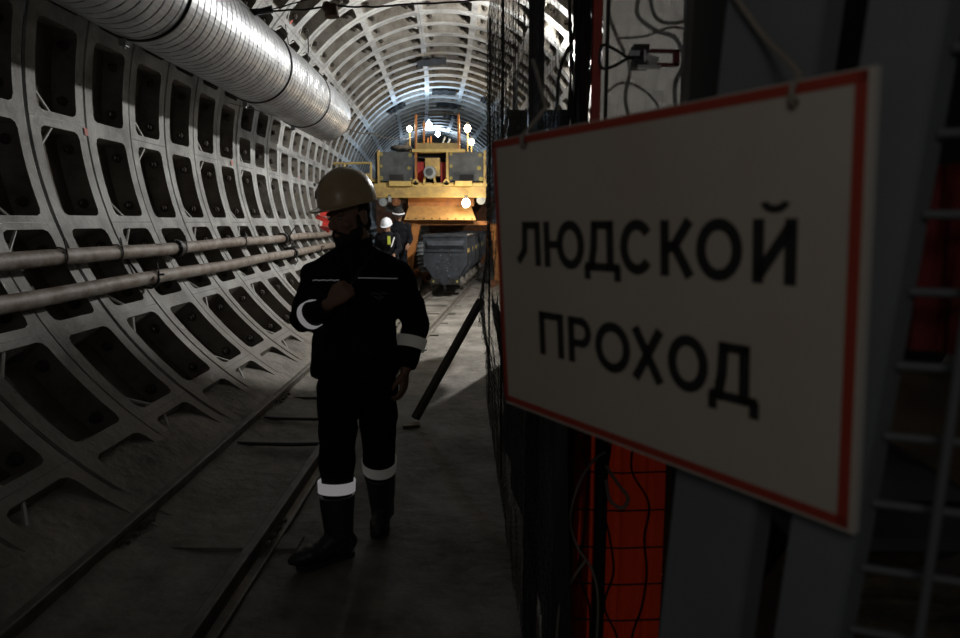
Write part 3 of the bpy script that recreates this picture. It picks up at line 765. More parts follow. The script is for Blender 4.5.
work_lamp(467.5, 128.5, MY + .5, .080, warm_b, 'higher of the two warm lamps right of the railed stage', 152, power=22)
work_lamp(471.5, 142, MY + .8, .070, warm_b, 'lower of the two warm lamps right of the railed stage', 152, power=16)
work_lamp(466, 203, MY - .35, .095, warm_b, 'warm lamp under the deck lighting the orange chute', None, power=34)

# corrugated hose and rubble beneath the machine
mb = MB(); a = at(421, 224, 17.2); b = at(428, 285, 17.2)
def hose(mb, a, b, r, n=16, pitch=.06):
    a, b = V(a), V(b); L = (b - a).length; k = int(L / pitch * 4); mb.tube([a.lerp(b, i / k) for i in range(k + 1)], [r * (1 + .13 * sin(2 * pi * i / 4)) for i in range(k + 1)], n)
hose(mb, a, b, .20, 20, .11); tag(mb.build('corrugated_hose', motor_m, smooth=60), 'ribbed grey hose hanging behind the wagon left of its front', 'hose')
def rubble(name, x0, x1, y, h, label, m, seed):
    rnd = random.Random(seed); mb = MB()
    for i in range(26):
        r = rnd.uniform(.06, .14); p = V((rnd.uniform(x0, x1), y + rnd.uniform(-.3, .3), r * .5 + rnd.uniform(0, h)))
        mb.ball(p, r, r * .8, r * .7, Matrix.Rotation(rnd.uniform(0, 3), 3, 'Z'), n=8)
    me = remesh(mb, .03, 1, lambda p: .02 * noise.noise(p * 12)); me.materials.append(m); o = link(name, me); tag(o, label, 'rubble'); return o
rubble('rubble_heap', -1.95, -1.35, 16.9, .35, 'reddish rubble heap between the orange leg and the wagon', rust_m, 3)
mb = MB(); pbox(mb, 376, 197, 492, 290, 22.4, .1); bo = mb.build('bulkhead', rust_m, mach)

# ------------------------------------------------------------------ mine wagons
wag_m = mat('wagon_steel', (.05, .06, .075), .5, metal=.2, col2=(.02, .022, .026), noise_scale=6)
dust_m = mat('wagon_dust', (.20, .20, .20), .8)
def wagon():
    t = thing('mine_wagon', 'dark steel mine wagon nearest the camera, yellow stripe on its side', 'wagon', (0, 0, 0), 'mine wagons on the right-hand track')
    L, W, H, zb, zc, wb = 1.85, .47, 1.26, .30, .64, .24
    mb = MB(); th = .02
    outer = [(-W, H), (-W, zc), (-wb, zb), (wb, zb), (W, zc), (W, H)]; inner = [(x * .955, z + (th if z < H else 0)) for x, z in outer]
    vs = []
    for y in (0, L):
        vs += [(x, y, z) for x, z in outer]
    for y in (.03, L - .03):
        vs += [(x, y, z) for x, z in inner]
    fs = [tuple(range(6)), tuple(range(11, 5, -1)), tuple(range(17, 11, -1)), tuple(range(18, 24))]
    for j in range(5): fs += [(j, j + 6, j + 7, j + 1), (12 + j, 13 + j, 19 + j, 18 + j)]
    fs += [(0, 12, 18, 6), (5, 11, 23, 17)]
    fs = fs[:0] + [tuple(range(6)), tuple(range(11, 5, -1)), tuple(range(17, 11, -1)), tuple(range(18, 24))] + fs[4:]
    mb.add(vs, fs); mb.build('body', wag_m, t, recalc=True)
    mb = MB()
    for s in (-1, 1): mb.box((s * W, L / 2, H - .02), (.05, L + .04, .05))
    for y in (0, L): mb.box((0, y, H - .02), (2 * W, .05, .05))
    mb.build('rim', wag_m, t)
    mb = MB(); q = [(-W + .06, -.03, H - .12), (W - .06, -.03, H - .12), (W - .10, -.065, H - .22), (-W + .10, -.065, H - .22), (-W + .06, -.005, H - .30), (W - .06, -.005, H - .30)]
    mb.add(q, [(0, 1, 2, 3), (3, 2, 5, 4)]); mb.box((0, -.012, H - .34), (2 * W - .1, .03, .04)); mb.build('front_stiffener', wag_m, t, recalc=False)
    for s in (-1, 1):
        for y in (.45, .95, 1.4):
            mb = MB(); mb.box((s * (W + .015), y, (H + zc) / 2), (.03, .05, H - zc)); mb.bar((s * (W + .01), y, zc), (s * (wb + .01), y, zb), .05, .03, (0, 1, 0)); mb.build('rib', wag_m, t)
    mb = MB(); mb.box((W + .012, .24, .93), (.012, .40, .09)); mb.build('yellow_stripe', yel2, t)
    mb = MB(); mb.box((W + .012, 1.2, .93), (.012, .34, .09)); mb.build('yellow_stripe', yel2, t)
    mb = MB()
    for s in (-1, 1): mb.box((s * .2, L / 2, .27), (.07, L + .1, .12))
    for y in (.02, L - .02): mb.box((0, y, .27), (.62, .08, .14))
    mb.build('chassis', dark_steel, t)
    for y in (.35, L - .35):
        mb = MB(); mb.cyl((-.40, y, .225), (.40, y, .225), .028, n=10); ax = mb.build('axle', dark_steel, t)
        for s in (-1, 1):
            mb = MB(); mb.cyl((s * .30, y, .225), (s * .365, y, .225), .125, n=22); mb.cyl((s * .285, y, .225), (s * .30, y, .225), .15, n=22); mb.cyl((s * .36, y, .225), (s * .41, y, .225), .05, n=12); mb.build('wheel', rail_m, t)
    for y, s in ((0, -1), (L, 1)):
        mb = MB(); mb.box((0, y + s * .05, .28), (.14, .12, .12)); mb.cyl((0, y + s * .10, .28), (0, y + s * .16, .28), .085, n=16); mb.build('buffer', wag_m, t)
        mb = MB(); mb.box((0, y + s * .09, .19), (.03, .14, .03)); mb.cyl((0, y + s * .11, .10), (0, y + s * .11, .40), .016, n=8)
        for k in range(3): mb.tube([V((.0, y + s * .13, .22 - k * .05)) + V((cos(a) * .022 * (k % 2), sin(a) * .0 + s * .012 * (1 - k % 2) * cos(a), sin(a) * .034)) for a in [2 * pi * i / 10 for i in range(11)]], .007, 5)
        mb.build('coupling', dark_steel, t)
    mb = MB(); rnd = random.Random(4)
    for i in range(26): p = V((rnd.gauss(0, .17), -.006, rnd.uniform(.36, 1.0))); mb.cyl(p, p + V((0, .008, 0)), rnd.uniform(.005, .016), n=6)
    mb.build('mud_splash', dust_m, t)
    for s in (-1, 1):
        mb = MB(); mb.box((s * .24, -.03, .27), (.07, .03, .05)); mb.build('buffer_pad', mat_patch, t)
    return t
wg = wagon(); hd = -math.atan(KB)
for i in range(3):
    d = 13.95 + i * 2.15; p = trkB(-1.215, d)
    if i == 0: o = wg; o.location = V((p.x, d, .065))
    else: o = dup(wg, (p.x, d, .065), ['', 'second mine wagon, coupled behind the nearest one under the machine', 'third mine wagon, last of the train under the machine'][i])
    o.rotation_euler.z = hd
for o in [wg] + [o for o in bpy.data.objects if o.name.startswith('mine_wagon.')]: pass

# ------------------------------------------------------------------ dark sheets over the lining, cables, tape
sheet_m = mat('dark_sheet', (.016, .016, .016), .9, spec=.1)
def cylhit(px, py, Rr):
    v = at(px, py, 1) - EYE; t = 2.0
    while t < 60:
        p = EYE + v * t
        if hypot(p.x - TX - bend(p.y), p.z - TZ) > Rr: return math.degrees(atan2(p.z - TZ, p.x - TX - bend(p.y))) % 360, p.y
        t += .004
for (x0, y0, x1, y1, lab) in ((416, 57, 446, 67, 'grey sheet fixed across the ceiling, nearest of them'), (432, 88, 455, 97, 'dark sheet on the ceiling above the railed stage'), (386, 101, 407, 114, 'dark sheet tilted on the upper left lining above the left lamp'),
                              (437, 103, 459, 109, 'long dark sheet just above the railed stage'), (444, 114, 458, 119, 'small dark sheet right behind the top rail of the stage'), (482, 96, 489, 106, 'dark sheet high on the right lining beside the wire fence')):
    A1, D1 = cylhit(x0, y0, TR - .04); A2, D2 = cylhit(x1, y1, TR - .04)
    am, aM = min(A1, A2), max(A1, A2); dm = (D1 + D2) / 2; dh = .30
    mb = MB(); n = 10; vs = []
    for i in range(n + 1):
        a = am + (aM - am) * i / n
        for dd in (-dh, dh):
            for rr in (TR - .04, TR - .06 + .012 * sin(i * 1.7)): vs.append(tun(a, dm + dd, rr))
    fs = []
    for i in range(n):
        b = i * 4; c = b + 4; fs += [(b, b + 2, c + 2, c), (b + 1, c + 1, c + 3, b + 3), (b, c, c + 1, b + 1), (b + 2, b + 3, c + 3, c + 2)]
    fs += [(0, 1, 3, 2), (4 * n, 4 * n + 2, 4 * n + 3, 4 * n + 1)]
    mb.add(vs, fs); tag(mb.build('cover_sheet', sheet_m), lab, 'sheet')
def cable(name, pts, r, label, m=black_rub, sag=.0):
    mb = MB(); P_ = []
    pts = [V(p) for p in pts]
    for i in range(len(pts) - 1):
        for j in range(8): t = j / 8; q = pts[i].lerp(pts[i + 1], t); q.z -= sag * sin(pi * t); q += V((noise.noise(q * 9), 0, noise.noise(q * 9 + V((5, 0, 0))))) * .008; P_.append(q)
    P_.append(pts[-1]); mb.tube(P_, r, 6); return tag(mb.build(name, m, smooth=80), label, 'cable')
CY = 6.3
wp = [(150, -4), (190, 3), (228, 7), (262, 11), (300, 10), (335, 6), (372, 7), (412, 4), (470, 1), (500, -2)]
cable('cable', [at(x, y, CY) for x, y in wp], .009, 'black cable strung across the top of the tunnel over the duct')
cable('cable', [at(258, 13, CY), at(276, 8, CY), at(296, 3, CY), at(318, -3, CY)], .006, 'thin loose wire end twisting off the upper black cable')
cable('cable', [at(308, 31, 8.8), at(308.5, 45, 8.8), at(308, 60, 8.8)], .008, 'short black wire hanging down beside the duct from the ceiling')
cable('cable', [dctr(DEND) + V((.33, 0, -.20)), at(372, 133, 12), at(398, 138, 14), at(413, 137, MY + .3)], .011, 'sagging wire from the end of the duct to the left lamp', sag=.04)
cable('cable', [at(230, 103, 7.0), at(280, 117, 8.4), at(330, 125, 10.0), dctr(DEND) + V((.40, -.1, -.1))], .005, 'thin wire running along the front of the duct')
mb = MB(); vs = []; xs = [(220, 3), (226, 7), (236, 8), (248, 9), (262, 8), (272, 5)]
top = [at(x, y, CY) for x, y in xs]; bot = [at(x, y + h, CY) + V((0, .02, 0)) for (x, y), h in zip(xs, (1, 5, 6, 7, 5, 7))]
k = len(xs); vs = top + bot; vs2 = [v + V((0, .02, 0)) for v in vs]
mb.add(vs + vs2, [(i, i + 1, k + i + 1, k + i) for i in range(k - 1)] + [(2 * k + i, 3 * k + i, 3 * k + i + 1, 2 * k + i + 1) for i in range(k - 1)] + [tuple([0, k, 3 * k, 2 * k]), (k - 1, 3 * k - 1, 4 * k - 1, 2 * k - 1)] + [(i, 2 * k + i, 2 * k + i + 1, i + 1) for i in range(k - 1)] + [(k + i, k + i + 1, 3 * k + i + 1, 3 * k + i) for i in range(k - 1)])
tag(mb.build('cloth_strip', black_rub), 'black cloth strip drooping from the cable over the duct', 'cloth')
def clamp(px, py, s, label, tip=True):
    c = at(px, py, CY - .03); mb = MB(); mb.cyl(c + V((0, 0, .05 * s)), c + V((.01, 0, -.05 * s)), .055 * s, .062 * s, n=10); mb.ball(c + V((-.03 * s, -.01, .03 * s)), .05 * s, n=8)
    t = thing('cable_socket', label, 'fixture', c); mb.build('socket_body', brown_m, t, smooth=50)
    if tip: mb = MB(); mb.cyl(c + V((-.02, 0, -.04 * s)), c + V((-.01, 0, -.15 * s)), .04 * s, .004, n=8); mb.build('socket_tip', dark_steel, t)
clamp(244, 17, 1.0, 'brown pointed socket hanging from the black cloth over the duct')
clamp(331, 11, 1.05, 'brown block on the cable right of the duct', False)
clamp(147, 2, 1.0, 'brown socket at the top edge on the near part of the duct', False)
# red and white tape bundle on the upper pipe
tm1 = mat('red_tape', (.60, .04, .03), .5); tm2 = mat('white_tape', (.7, .7, .7), .5)
tc = at(327, 219, 11.8); t = thing('barrier_tape', 'crumpled red and white barrier tape hanging on the upper wall pipe behind the man', 'tape', tc)
for nm, m_, sd in (('red_fold', tm1, 1), ('white_fold', tm2, 2)):
    rnd = random.Random(sd); mb = MB()
    for k in range(5):
        p = tc + V((rnd.uniform(-.09, .09), rnd.uniform(-.03, .03), .17 - .085 * k + (0 if sd == 1 else -.02))); mb.box(p, (.24, .015, .08), Matrix.Rotation(rnd.uniform(-.6, .6), 3, 'Y') @ Matrix.Rotation(rnd.uniform(-.6, .6), 3, 'Z'))
    mb.build(nm, m_, t)
# brace leaning on the fence
mb = MB(); a = V((-.605, 5.10, .02)); b = V((-.075, 5.62, .93)); mb.bar(a, b, .062, .045, (0, 0, 1)); tag(mb.build('wooden_brace', mat('dark_timber', (.03, .025, .02), .8)), 'dark timber brace leaning from the floor up to the wire fence', 'timber')
mb = MB(); mb.box((-.62, 4.95, .012), (.13, .08, .02), Matrix.Rotation(.2, 3, 'Z')); tag(mb.build('wooden_block', mat('pale_timber', (.20, .15, .07), .8)), 'small yellowish wood block on the floor at the foot of the brace', 'timber')

# ------------------------------------------------------------------ fence, gate and sign on the right
wire_m = mat('fence_wire', (.10, .10, .095), .45, metal=.5)
grey_p = mat('grey_post_paint', (.17, .19, .20), .6, noise_amt=.15, noise_scale=4)
def chainlink(P, L0, L1, zb, zt, cell, wr, seed=0, jit=0.0, off=0.0):
    """woven diamonds: zigzag wires side by side; P(s, z) gives the surface point"""
    mb = MB(); s = L0; i = 0; dz = cell * .5
    while s < L1:
        pts = []; k = 0; z = zb
        while z < zt:
            q = P(s + (cell * .5 if (k + 0) % 2 else 0), z); sgn = wr * (1 if k % 2 else -1)
            q = q + V((sgn, 0, 0)); 
            if jit: q = q + V((noise.noise(q * 6 + V((seed, 0, 0))) * jit + noise.noise(q * 25 + V((seed, 0, 0))) * jit * .25, noise.noise(q * 5 + V((0, seed, 0))) * jit, 0))
            pts.append(q); z += dz; k += 1
        mb.tube(pts, wr, 3, caps=False); s += cell * .5 * 1.02 + cell * .5; i += 1
    return mb
def fx(y, z):      # where the corridor fence runs; it bellies out over the track side at knee to chest height
    b = math.exp(-((z - 1.0) / .35) ** 2) * math.exp(-((y - 4.6) / .9) ** 2)
    return .155 - (y - 1.6) * .045 - .085 * b
fen = thing('wire_fence', 'chain-link fence running away along the walkway beside the sign', 'fence', (0, 3.6, 0))
mb = chainlink(lambda s, z: V((fx(s, z), s, z)), 1.55, 5.65, .02, 3.25, .05, .0016, 1, .007); mb.build('wire_mesh', wire_m, fen, recalc=False)
mb = chainlink(lambda s, z: V((-.045 + s - .07 * math.exp(-((z - 1.0) / .35) ** 2), 5.70 + .03 * sin(s * 11) + .02 * sin(z * 5), z)), 0, .62, .05, 3.3, .034, .0019, 2, .012); mb.build('wire_mesh', wire_m, fen, recalc=False)
mb = chainlink(lambda s, z: V((.02 + s, 4.6 + .05 * sin(s * 9 + 1), z)), 0, .42, .05, 3.2, .04, .0017, 3, .02); mb.build('wire_mesh', wire_m, fen, recalc=False)
for y in (2.25, 3.9, 5.6):
    mb = MB(); x = fx(y, 2.5) + .02; w_ = .024 if y == 2.25 else .008
    if y == 2.25: mb.box((x + .005, y, 1.65), (.05, .05, 3.3))
    else: mb.cyl((x, y, 0), (x, y, 3.25), w_, n=10)
    mb.build('fence_post', black_rub, fen)
shade_sheet_m = mat('dark_shade_sheet', (.02, .02, .019), .9, noise_amt=.4, noise_scale=8)  # for the two dark sheets added to make shade
mb = MB(); vs = []; n = 40  # dark sheet added behind the low mesh, stands in for shade there
for i in range(n + 1):
    for j in range(13): y = 1.75 + 3.0 * i / n; z = .02 + (1.06 + .05 * sin(i * .8)) * j / 12; vs.append(V((fx(y, z) + .085 + .015 * sin(y * 8 + z * 3), y, z)))
mb.add(vs, [(i * 13 + j, (i + 1) * 13 + j, (i + 1) * 13 + j + 1, i * 13 + j + 1) for i in range(n) for j in range(12)])
tag(mb.build('low_shade_sheet', shade_sheet_m, smooth=80, recalc=False), 'dark sheet added low along the inside of the wire fence to keep it in shade', 'tarpaulin')
blocker_m = mat('blocker_paint', (.04, .045, .045), .6, noise_amt=.3)  # cabinet-shaped blocker, added to shade the floor and the man
cb = thing('blocker_cabinet', 'tall dark cabinet added behind the far end of the wire fence to block the floodlight', 'cabinet', (.40, 6.5, 0))
mb = MB(); mb.box((.42, 6.55, 1.27), (.52, 1.5, 2.48)); mb.build('blocker_body', blocker_m, cb)
mb = MB(); mb.box((.42, 6.55, .02), (.46, 1.44, .04)); mb.build('blocker_plinth', dark_steel, cb)
mb = MB(); mb.box((.42, 6.55, 2.53), (.58, 1.56, .04)); mb.build('blocker_roof', dark_steel, cb)
for s_ in (-1, 1):
    mb = MB(); mb.box((.155, 6.55 + s_ * .37, 1.27), (.012, .70, 2.3)); dr_ = mb.build('blocker_door', blocker_m, cb)
    mb = MB(); mb.box((.140, 6.55 + s_ * .07, 1.2), (.02, .025, .16)); mb.build('blocker_handle', zinc, dr_)
mb = MB(); vs = []; n = 26  # sheet added to shade the near left floor and lower wall
for i in range(n + 1):
    for j in range(11): y = 7.35 + 1.6 * i / n; z = 1.75 + 1.5 * j / 10; vs.append(V((.30 + .03 * sin(y * 9) * (1 - j / 14), y, z + (.05 * sin(i * .5) if j == 0 else 0))))
mb.add(vs, [(i * 11 + j, (i + 1) * 11 + j, (i + 1) * 11 + j + 1, i * 11 + j + 1) for i in range(n) for j in range(10)])
ts = thing('shade_tarp', 'dark sheet on ceiling wires, added beyond the blocking cabinet to shade the near left', 'tarpaulin', (.30, 8.1, 2.5))
mb.build('shade_tarp_sheet', shade_sheet_m, ts, smooth=80, recalc=False)
for y in (7.4, 8.15, 8.9): mb = MB(); mb.cyl((.30, y, 3.22), (.30, y, 5.0), .006, n=6); mb.build('hanging_wire', dark_steel, ts)
rnd = random.Random(5)   # loose wire curls hanging on the fence
for k in range(30):
    y = rnd.uniform(4.4, 5.7); z = rnd.uniform(.5, 3.0); mb = MB(); a0 = rnd.uniform(0, 6); rr = rnd.uniform(.02, .045)
    mb.tube([V((fx(y, z) - .008 + .012 * sin(t * 2), y + cos(a0 + t) * rr + t * .008, z + sin(a0 + t) * rr * 1.6 - t * .02)) for t in [i * .5 for i in range(14)]], .0022, 4); mb.build('loose_wire', wire_m, fen, recalc=False)

# rolled netting and red pole at the turn of the fence
roll = thing('netting_roll', 'dark rolled-up wire netting standing against the red pole', 'netting', (.29, 2.12, 0))
mb = MB(); rnd = random.Random(9)
for k in range(46):
    a = rnd.uniform(0, 2 * pi); r = rnd.uniform(.008, .042); ph = rnd.uniform(0, 6)
    mb.tube([V((.283 + cos(a + .5 * sin(z * 2 + ph)) * r + .008 * sin(z * 9 + ph), 2.13 + sin(a + .5 * sin(z * 2 + ph)) * r, z)) for z in [i * .11 for i in range(30)]], .0035, 4)
mb.build('rolled_wires', black_rub, roll, recalc=False)
mb = MB(); mb.cyl((.283, 2.13, 0), (.283, 2.13, 3.25), .022, n=10); mb.build('roll_core', black_rub, roll)
redpole = mat('red_pole_paint', (.50, .05, .03), .45, noise_amt=.3)
pp = at(597.5, 60, 2.05)
mb = MB(); mb.box((pp.x, 2.07, 1.65), (.026, .026, 3.3)); t = tag(mb.build('red_pole', redpole), 'slim red pole behind the sign, gripped by the steel clamp', 'pole')
mb = MB(); mb.cyl((pp.x + .028, 2.05, 0), (pp.x + .028, 2.05, 3.3), .006, n=8); tag(mb.build('steel_rod', dark_steel), 'thin dark rod standing just right of the red pole', 'rod')
# translucent net curtain
net_m = mat('pale_net', (.27, .26, .24), .9, trans=.85, noise_amt=.6, noise_scale=45, bump=.3)
a = pp.x + .03; b = at(692, 60, 2.12).x
mb = MB(); n = 30; m_ = 60; vs = []
for i in range(n + 1):
    for j in range(m_ + 1):
        x = a + (b - a) * i / n; z = .98 + 2.3 * j / m_; vs.append(V((x, 2.16 + .03 * noise.noise(V((x * 9, z * 7, 0))) + .012 * noise.noise(V((x * 30, z * 22, 0))), z)))
mb.add(vs, [(i * (m_ + 1) + j, (i + 1) * (m_ + 1) + j, (i + 1) * (m_ + 1) + j + 1, i * (m_ + 1) + j + 1) for i in range(n) for j in range(m_)])
tag(mb.build('net_curtain', net_m, smooth=80, recalc=False), 'pale backlit net curtain beside the red pole above the sign', 'netting')
# dark cables crossing in front of the net
def smooth_path(pts, per=8):
    out = []; P_ = [pts[0]] + list(pts) + [pts[-1]]
    for i in range(1, len(P_) - 2):
        for j in range(per):
            t = j / per; p0, p1, p2, p3 = P_[i - 1:i + 3]
            out.append(.5 * ((2 * p1) + (p2 - p0) * t + (2 * p0 - 5 * p1 + 4 * p2 - p3) * t * t + (3 * p1 - p0 - 3 * p2 + p3) * t ** 3))
    out.append(P_[-2]); return out
for pts, r, lab in ((((612, -12), (606, 15), (614, 40), (626, 66), (622, 96), (630, 130)), .006, 'dark cable winding down the left of the net curtain'),
                    (((640, -14), (632, 16), (648, 32), (668, 40), (676, 62), (668, 88), (672, 130)), .007, 'dark cable looping behind the steel clamp'),
                    (((688, -12), (680, 20), (662, 26), (648, 18), (644, -12)), .006, 'dark cable loop hanging at the top of the net curtain'),
                    (((603, 92), (616, 82), (632, 84), (650, 100), (660, 130)), .004, 'thin dark cable sagging below the steel clamp'),
                    (((616, 40), (640, 38), (664, 30), (690, 34)), .004, 'thin dark cable crossing above the steel clamp'),
                    (((584, -10), (576, 30), (560, 70), (556, 110), (548, 140)), .006, 'dark cable hanging in the gap left of the netting roll')):
    mb = MB(); mb.tube(smooth_path([at(x, y, (2.30 if r != .005 else 2.10) - .003 * i) for i, (x, y) in enumerate(pts)]), r, 7); tag(mb.build('hanging_cable', black_rub, smooth=80), lab, 'cable')
# lever clamp
cl_c = at(645, 56, 1.98); K = 1.98 / FPX
chrome = mat('clamp_chrome', (.95, .95, .95), .22, metal=.5); clred = mat('clamp_red', (.16, .015, .012), .5)
clt = thing('lever_clamp', 'shiny steel lever clamp hooked on the red pole above the sign', 'clamp', cl_c)
P2 = lambda x, y, dy=0: at(x, y, 1.98 + dy)
mb = MB(); mb.tube(smooth_path([P2(640, 55), P2(628, 57), P2(616, 50), P2(603, 45), P2(600, 56), P2(602, 68), P2(614, 66), P2(628, 58.5), P2(640, 57)]), .0045, 8); mb.build('wire_loop', dark_steel, clt, smooth=80)
mb = MB(); c = P2(640, 57); mb.box(P2(640, 50), (.045, .045, .022)); mb.box(P2(640, 64.5), (.045, .045, .024)); mb.cyl(P2(636, 48), P2(636, 67), .014, n=14); mb.cyl(P2(628, 57), P2(646, 57), .008, n=10); mb.build('jaw', dark_steel, clt, smooth=40)
mb = MB(); mb.box(P2(632.5, 53), (.030, .06, .014), Matrix.Rotation(.25, 3, 'X')); mb.box(P2(650, 61), (.036, .065, .016), Matrix.Rotation(.3, 3, 'Y')); mb.cyl(P2(648, 61.5, -.03), P2(657, 61.5, -.03), .008, n=10); mb.box(P2(649, 67.0, -.03), (.065, .016, .009)); mb.cyl(P2(645, 50, -.02), P2(645, 62, -.02), .004, n=8); mb.build('hook', chrome, clt, smooth=40)
mb = MB(); mb.bar(P2(650, 51), P2(678, 51.5), .008, .018, (0, 1, 0)); mb.bar(P2(650, 65), P2(678, 65), .008, .018, (0, 1, 0)); mb.bar(P2(676, 50), P2(676, 66), .016, .018, (0, 1, 0)); mb.build('handle_frame', clred, clt)
# orange mesh panel low behind the sign
org = mat('orange_plastic', (.34, .026, .006), .5, trans=.25, noise_amt=.25, noise_scale=6)
ot = thing('orange_panel', 'orange plastic barrier panel low behind the sign', 'barrier', (.38, 2.0, .5))
a = at(574, 540, 2.02).x; b = at(664, 540, 2.02).x; mb = MB(); n = 18; vs = []
for i in range(n + 1):
    for j in range(25): x = a + (b - a) * i / n; z = .02 + .99 * j / 24; vs.append(V((x, 2.04 + .012 * sin(i * 1.3) + .01 * sin(z * 9), z)))
mb.add(vs, [(i * 25 + j, (i + 1) * 25 + j, (i + 1) * 25 + j + 1, i * 25 + j + 1) for i in range(n) for j in range(24)]); mb.build('panel_sheet', org, ot, smooth=80, recalc=False)
mb = MB()
for z in (.15, .28, .41, .54, .67, .80, .93): mb.tube([V((a, 2.02, z)), V(((a + b) / 2, 2.015, z - .004)), V((b, 2.02, z))], .003, 5)
mb.build('seam', liner_m, ot)
mb = MB(); x = at(600, 540, 1.95).x; mb.cyl((x, 1.95, 0), (x, 1.95, 1.0), .020, n=10); mb.cyl((x, 1.95, .98), (x, 1.95, 1.02), .026, n=10); tag(mb.build('short_post', black_rub), 'short dark post standing in front of the orange panel', 'post')
rope_m = mat('pale_rope', (.26, .23, .19), .8)
mb = MB(); mb.tube(smooth_path([at(x, y, 1.90) for x, y in ((606, 452), (592, 462), (578, 486), (570, 520), (578, 548), (592, 570), (598, 600), (596, 650))]), .0045, 6); tag(mb.build('tie_rope', rope_m, smooth=80), 'pale rope hanging in a bow before the orange panel', 'rope')
mb = MB(); mb.tube(smooth_path([at(x, y, 1.88) for x, y in ((586, 560), (572, 580), (560, 606), (556, 650))]), .0045, 6); tag(mb.build('tie_rope', rope_m, smooth=80), 'pale rope end trailing down left of the orange panel', 'rope')
mb = MB(); mb.tube(smooth_path([at(x, y, 1.90) for x, y in ((606, 466), (618, 484), (628, 498), (622, 508), (610, 500), (606, 480))]), .006, 6); tag(mb.build('tie_rope', rope_m, smooth=80), 'knotted rope end on top of the short post', 'rope')
# dark hoarding added to darken the space to the right, and a dark upright
backdrop_m = mat('dark_backdrop', (.022, .024, .024), .85, noise_amt=.4, noise_scale=3)
mb = MB(); p0 = V((at(688, 60, 2.2).x - .02, 2.22, 0)); p1 = V((1.90, 2.60, 0)); mb.bar(p0 + V((0, 0, 1.9)), p1 + V((0, 0, 1.9)), 3.7, .03, (p1 - p0).cross(V((0, 0, 1)))) 
hb = tag(mb.build('backdrop', backdrop_m), 'dark hoarding sheet added to darken the space behind the grey posts', 'backdrop')
mb = MB(); x = at(705, 60, 1.72).x; mb.box((x, 1.72, 1.65), (.078, .03, 3.3)); mb.box((x - .035, 1.74, 1.65), (.008, .05, 3.3)); mb.box((x + .035, 1.74, 1.65), (.008, .05, 3.3))
tag(mb.build('steel_upright', mat('dark_grey_paint', (.045, .048, .045), .6)), 'dark flat upright between the net curtain and the first grey post', 'post')

# gate plane carrying the sign
SA = R(-55.88); SD = V((cos(SA), sin(SA), 0)); SN = V((-sin(SA), cos(SA), 0)); S0 = V((.2082, .9816, 1.4976))
def on_gate(px, py, off):       # where the line of sight meets the plane `off` behind the sign
    o = V((S0.x, S0.y, 0)) + SN * off; v = at(px, py, 1) - EYE; t = (o - EYE).dot(SN) / v.dot(SN); return EYE + v * t
def LEAN(v): v = V(v); return v + SD * .070 * (v.z - 1.8)
def channel(name, px0, px1, off, label):
    a = on_gate(px0, 60, off); b = on_gate(px1, 60, off); a.z = b.z = 0; mb = MB()
    for p, q, w_ in ((a, b, 0),): mb.bar(a.lerp(b, .5), a.lerp(b, .5) + V((0, 0, 3.2)), (b - a).length, .006, SN)
    L = (b - a).length
    for e in (a, b): mb.bar(e + SN * .02, e + SN * .02 + V((0, 0, 3.2)), .006, .04, SN)
    mb.v = [LEAN(v) for v in mb.v]; return tag(mb.build(name, grey_p), label, 'post')
channel('grey_post', 722, 816, .06, 'wide grey steel post directly behind the middle of the sign')
channel('grey_post', 864, 938, .05, 'wide grey steel post at the right edge of the sign')
grid_m = mat('grid_grey', (.11, .12, .125), .6)
grid = thing('grid_panel', 'grey welded grid panel at the right edge, right of the last grey post', 'grid', on_gate(950, 638, .06) * V((1, 1, 0)) if False else V((.62, .48, 0)))
zz = [on_gate(930, y, .06).z for y in (-35, 45, 125, 207, 287, 369, 450, 527, 602)]; zstep = (zz[0] - zz[-1]) / 8
a = on_gate(946, 60, .06); GD = V((.97, -.24, 0)).normalized(); b = a + GD * .52
zg = on_gate(948, 440, .065).z
def LEANG(v): v = V(v); return v + GD * .030 * (v.z - zg)
k = 0
z = zz[0] + zstep
while z > .05:
    mb = MB(); mb.cyl(V((a.x, a.y, z)) + SD * .070 * (z - 1.8) + SN * .012 , LEANG(V((b.x, b.y, z))), .0052, n=8); mb.build('grid_wire', grid_m, grid); z -= zstep
g = on_gate(948, 440, .065); g.z = 0
for k in range(0, 5):
    p = g + GD * (.095 * k + .0)
    if k < 0: continue
    mb = MB(); mb.cyl(LEANG(p), LEANG(p + V((0, 0, 3.1))), .0052, n=8); mb.build('grid_wire', grid_m, grid)
# things behind the grid
dred = mat('dark_red_cloth', (.17, .008, .007), .8, noise_amt=.3, noise_scale=10)
o1, o2 = on_gate(898, 250, .16), on_gate(1010, 250, .16); zt, zb_ = on_gate(935, 165, .16).z, on_gate(935, 352, .16).z
mb = MB(); n = 12; vs = []
for i in range(n + 1):
    for j in range(9): p = o1.lerp(o2, i / n); vs.append(V((p.x, p.y, zb_ + (zt - zb_) * j / 8)) + SN * (.008 * sin(i * 1.4 + j * .4)))
mb.add(vs, [(i * 9 + j, (i + 1) * 9 + j, (i + 1) * 9 + j + 1, i * 9 + j + 1) for i in range(n) for j in range(8)])
tag(mb.build('red_cloth', dred, smooth=80, recalc=False), 'dark red cloth hanging behind the grid panel', 'cloth')
tim = mat('dull_timber', (.09, .065, .04), .85, noise_amt=.4, noise_scale=12); 
q = on_gate(925, 412, .25)
mb = MB(); mb.box(q, (.20, .03, .12), Matrix.Rotation(.55, 3, 'Y')); tag(mb.build('timber_board', tim), 'short brown board tilted behind the grid under the red cloth', 'timber')
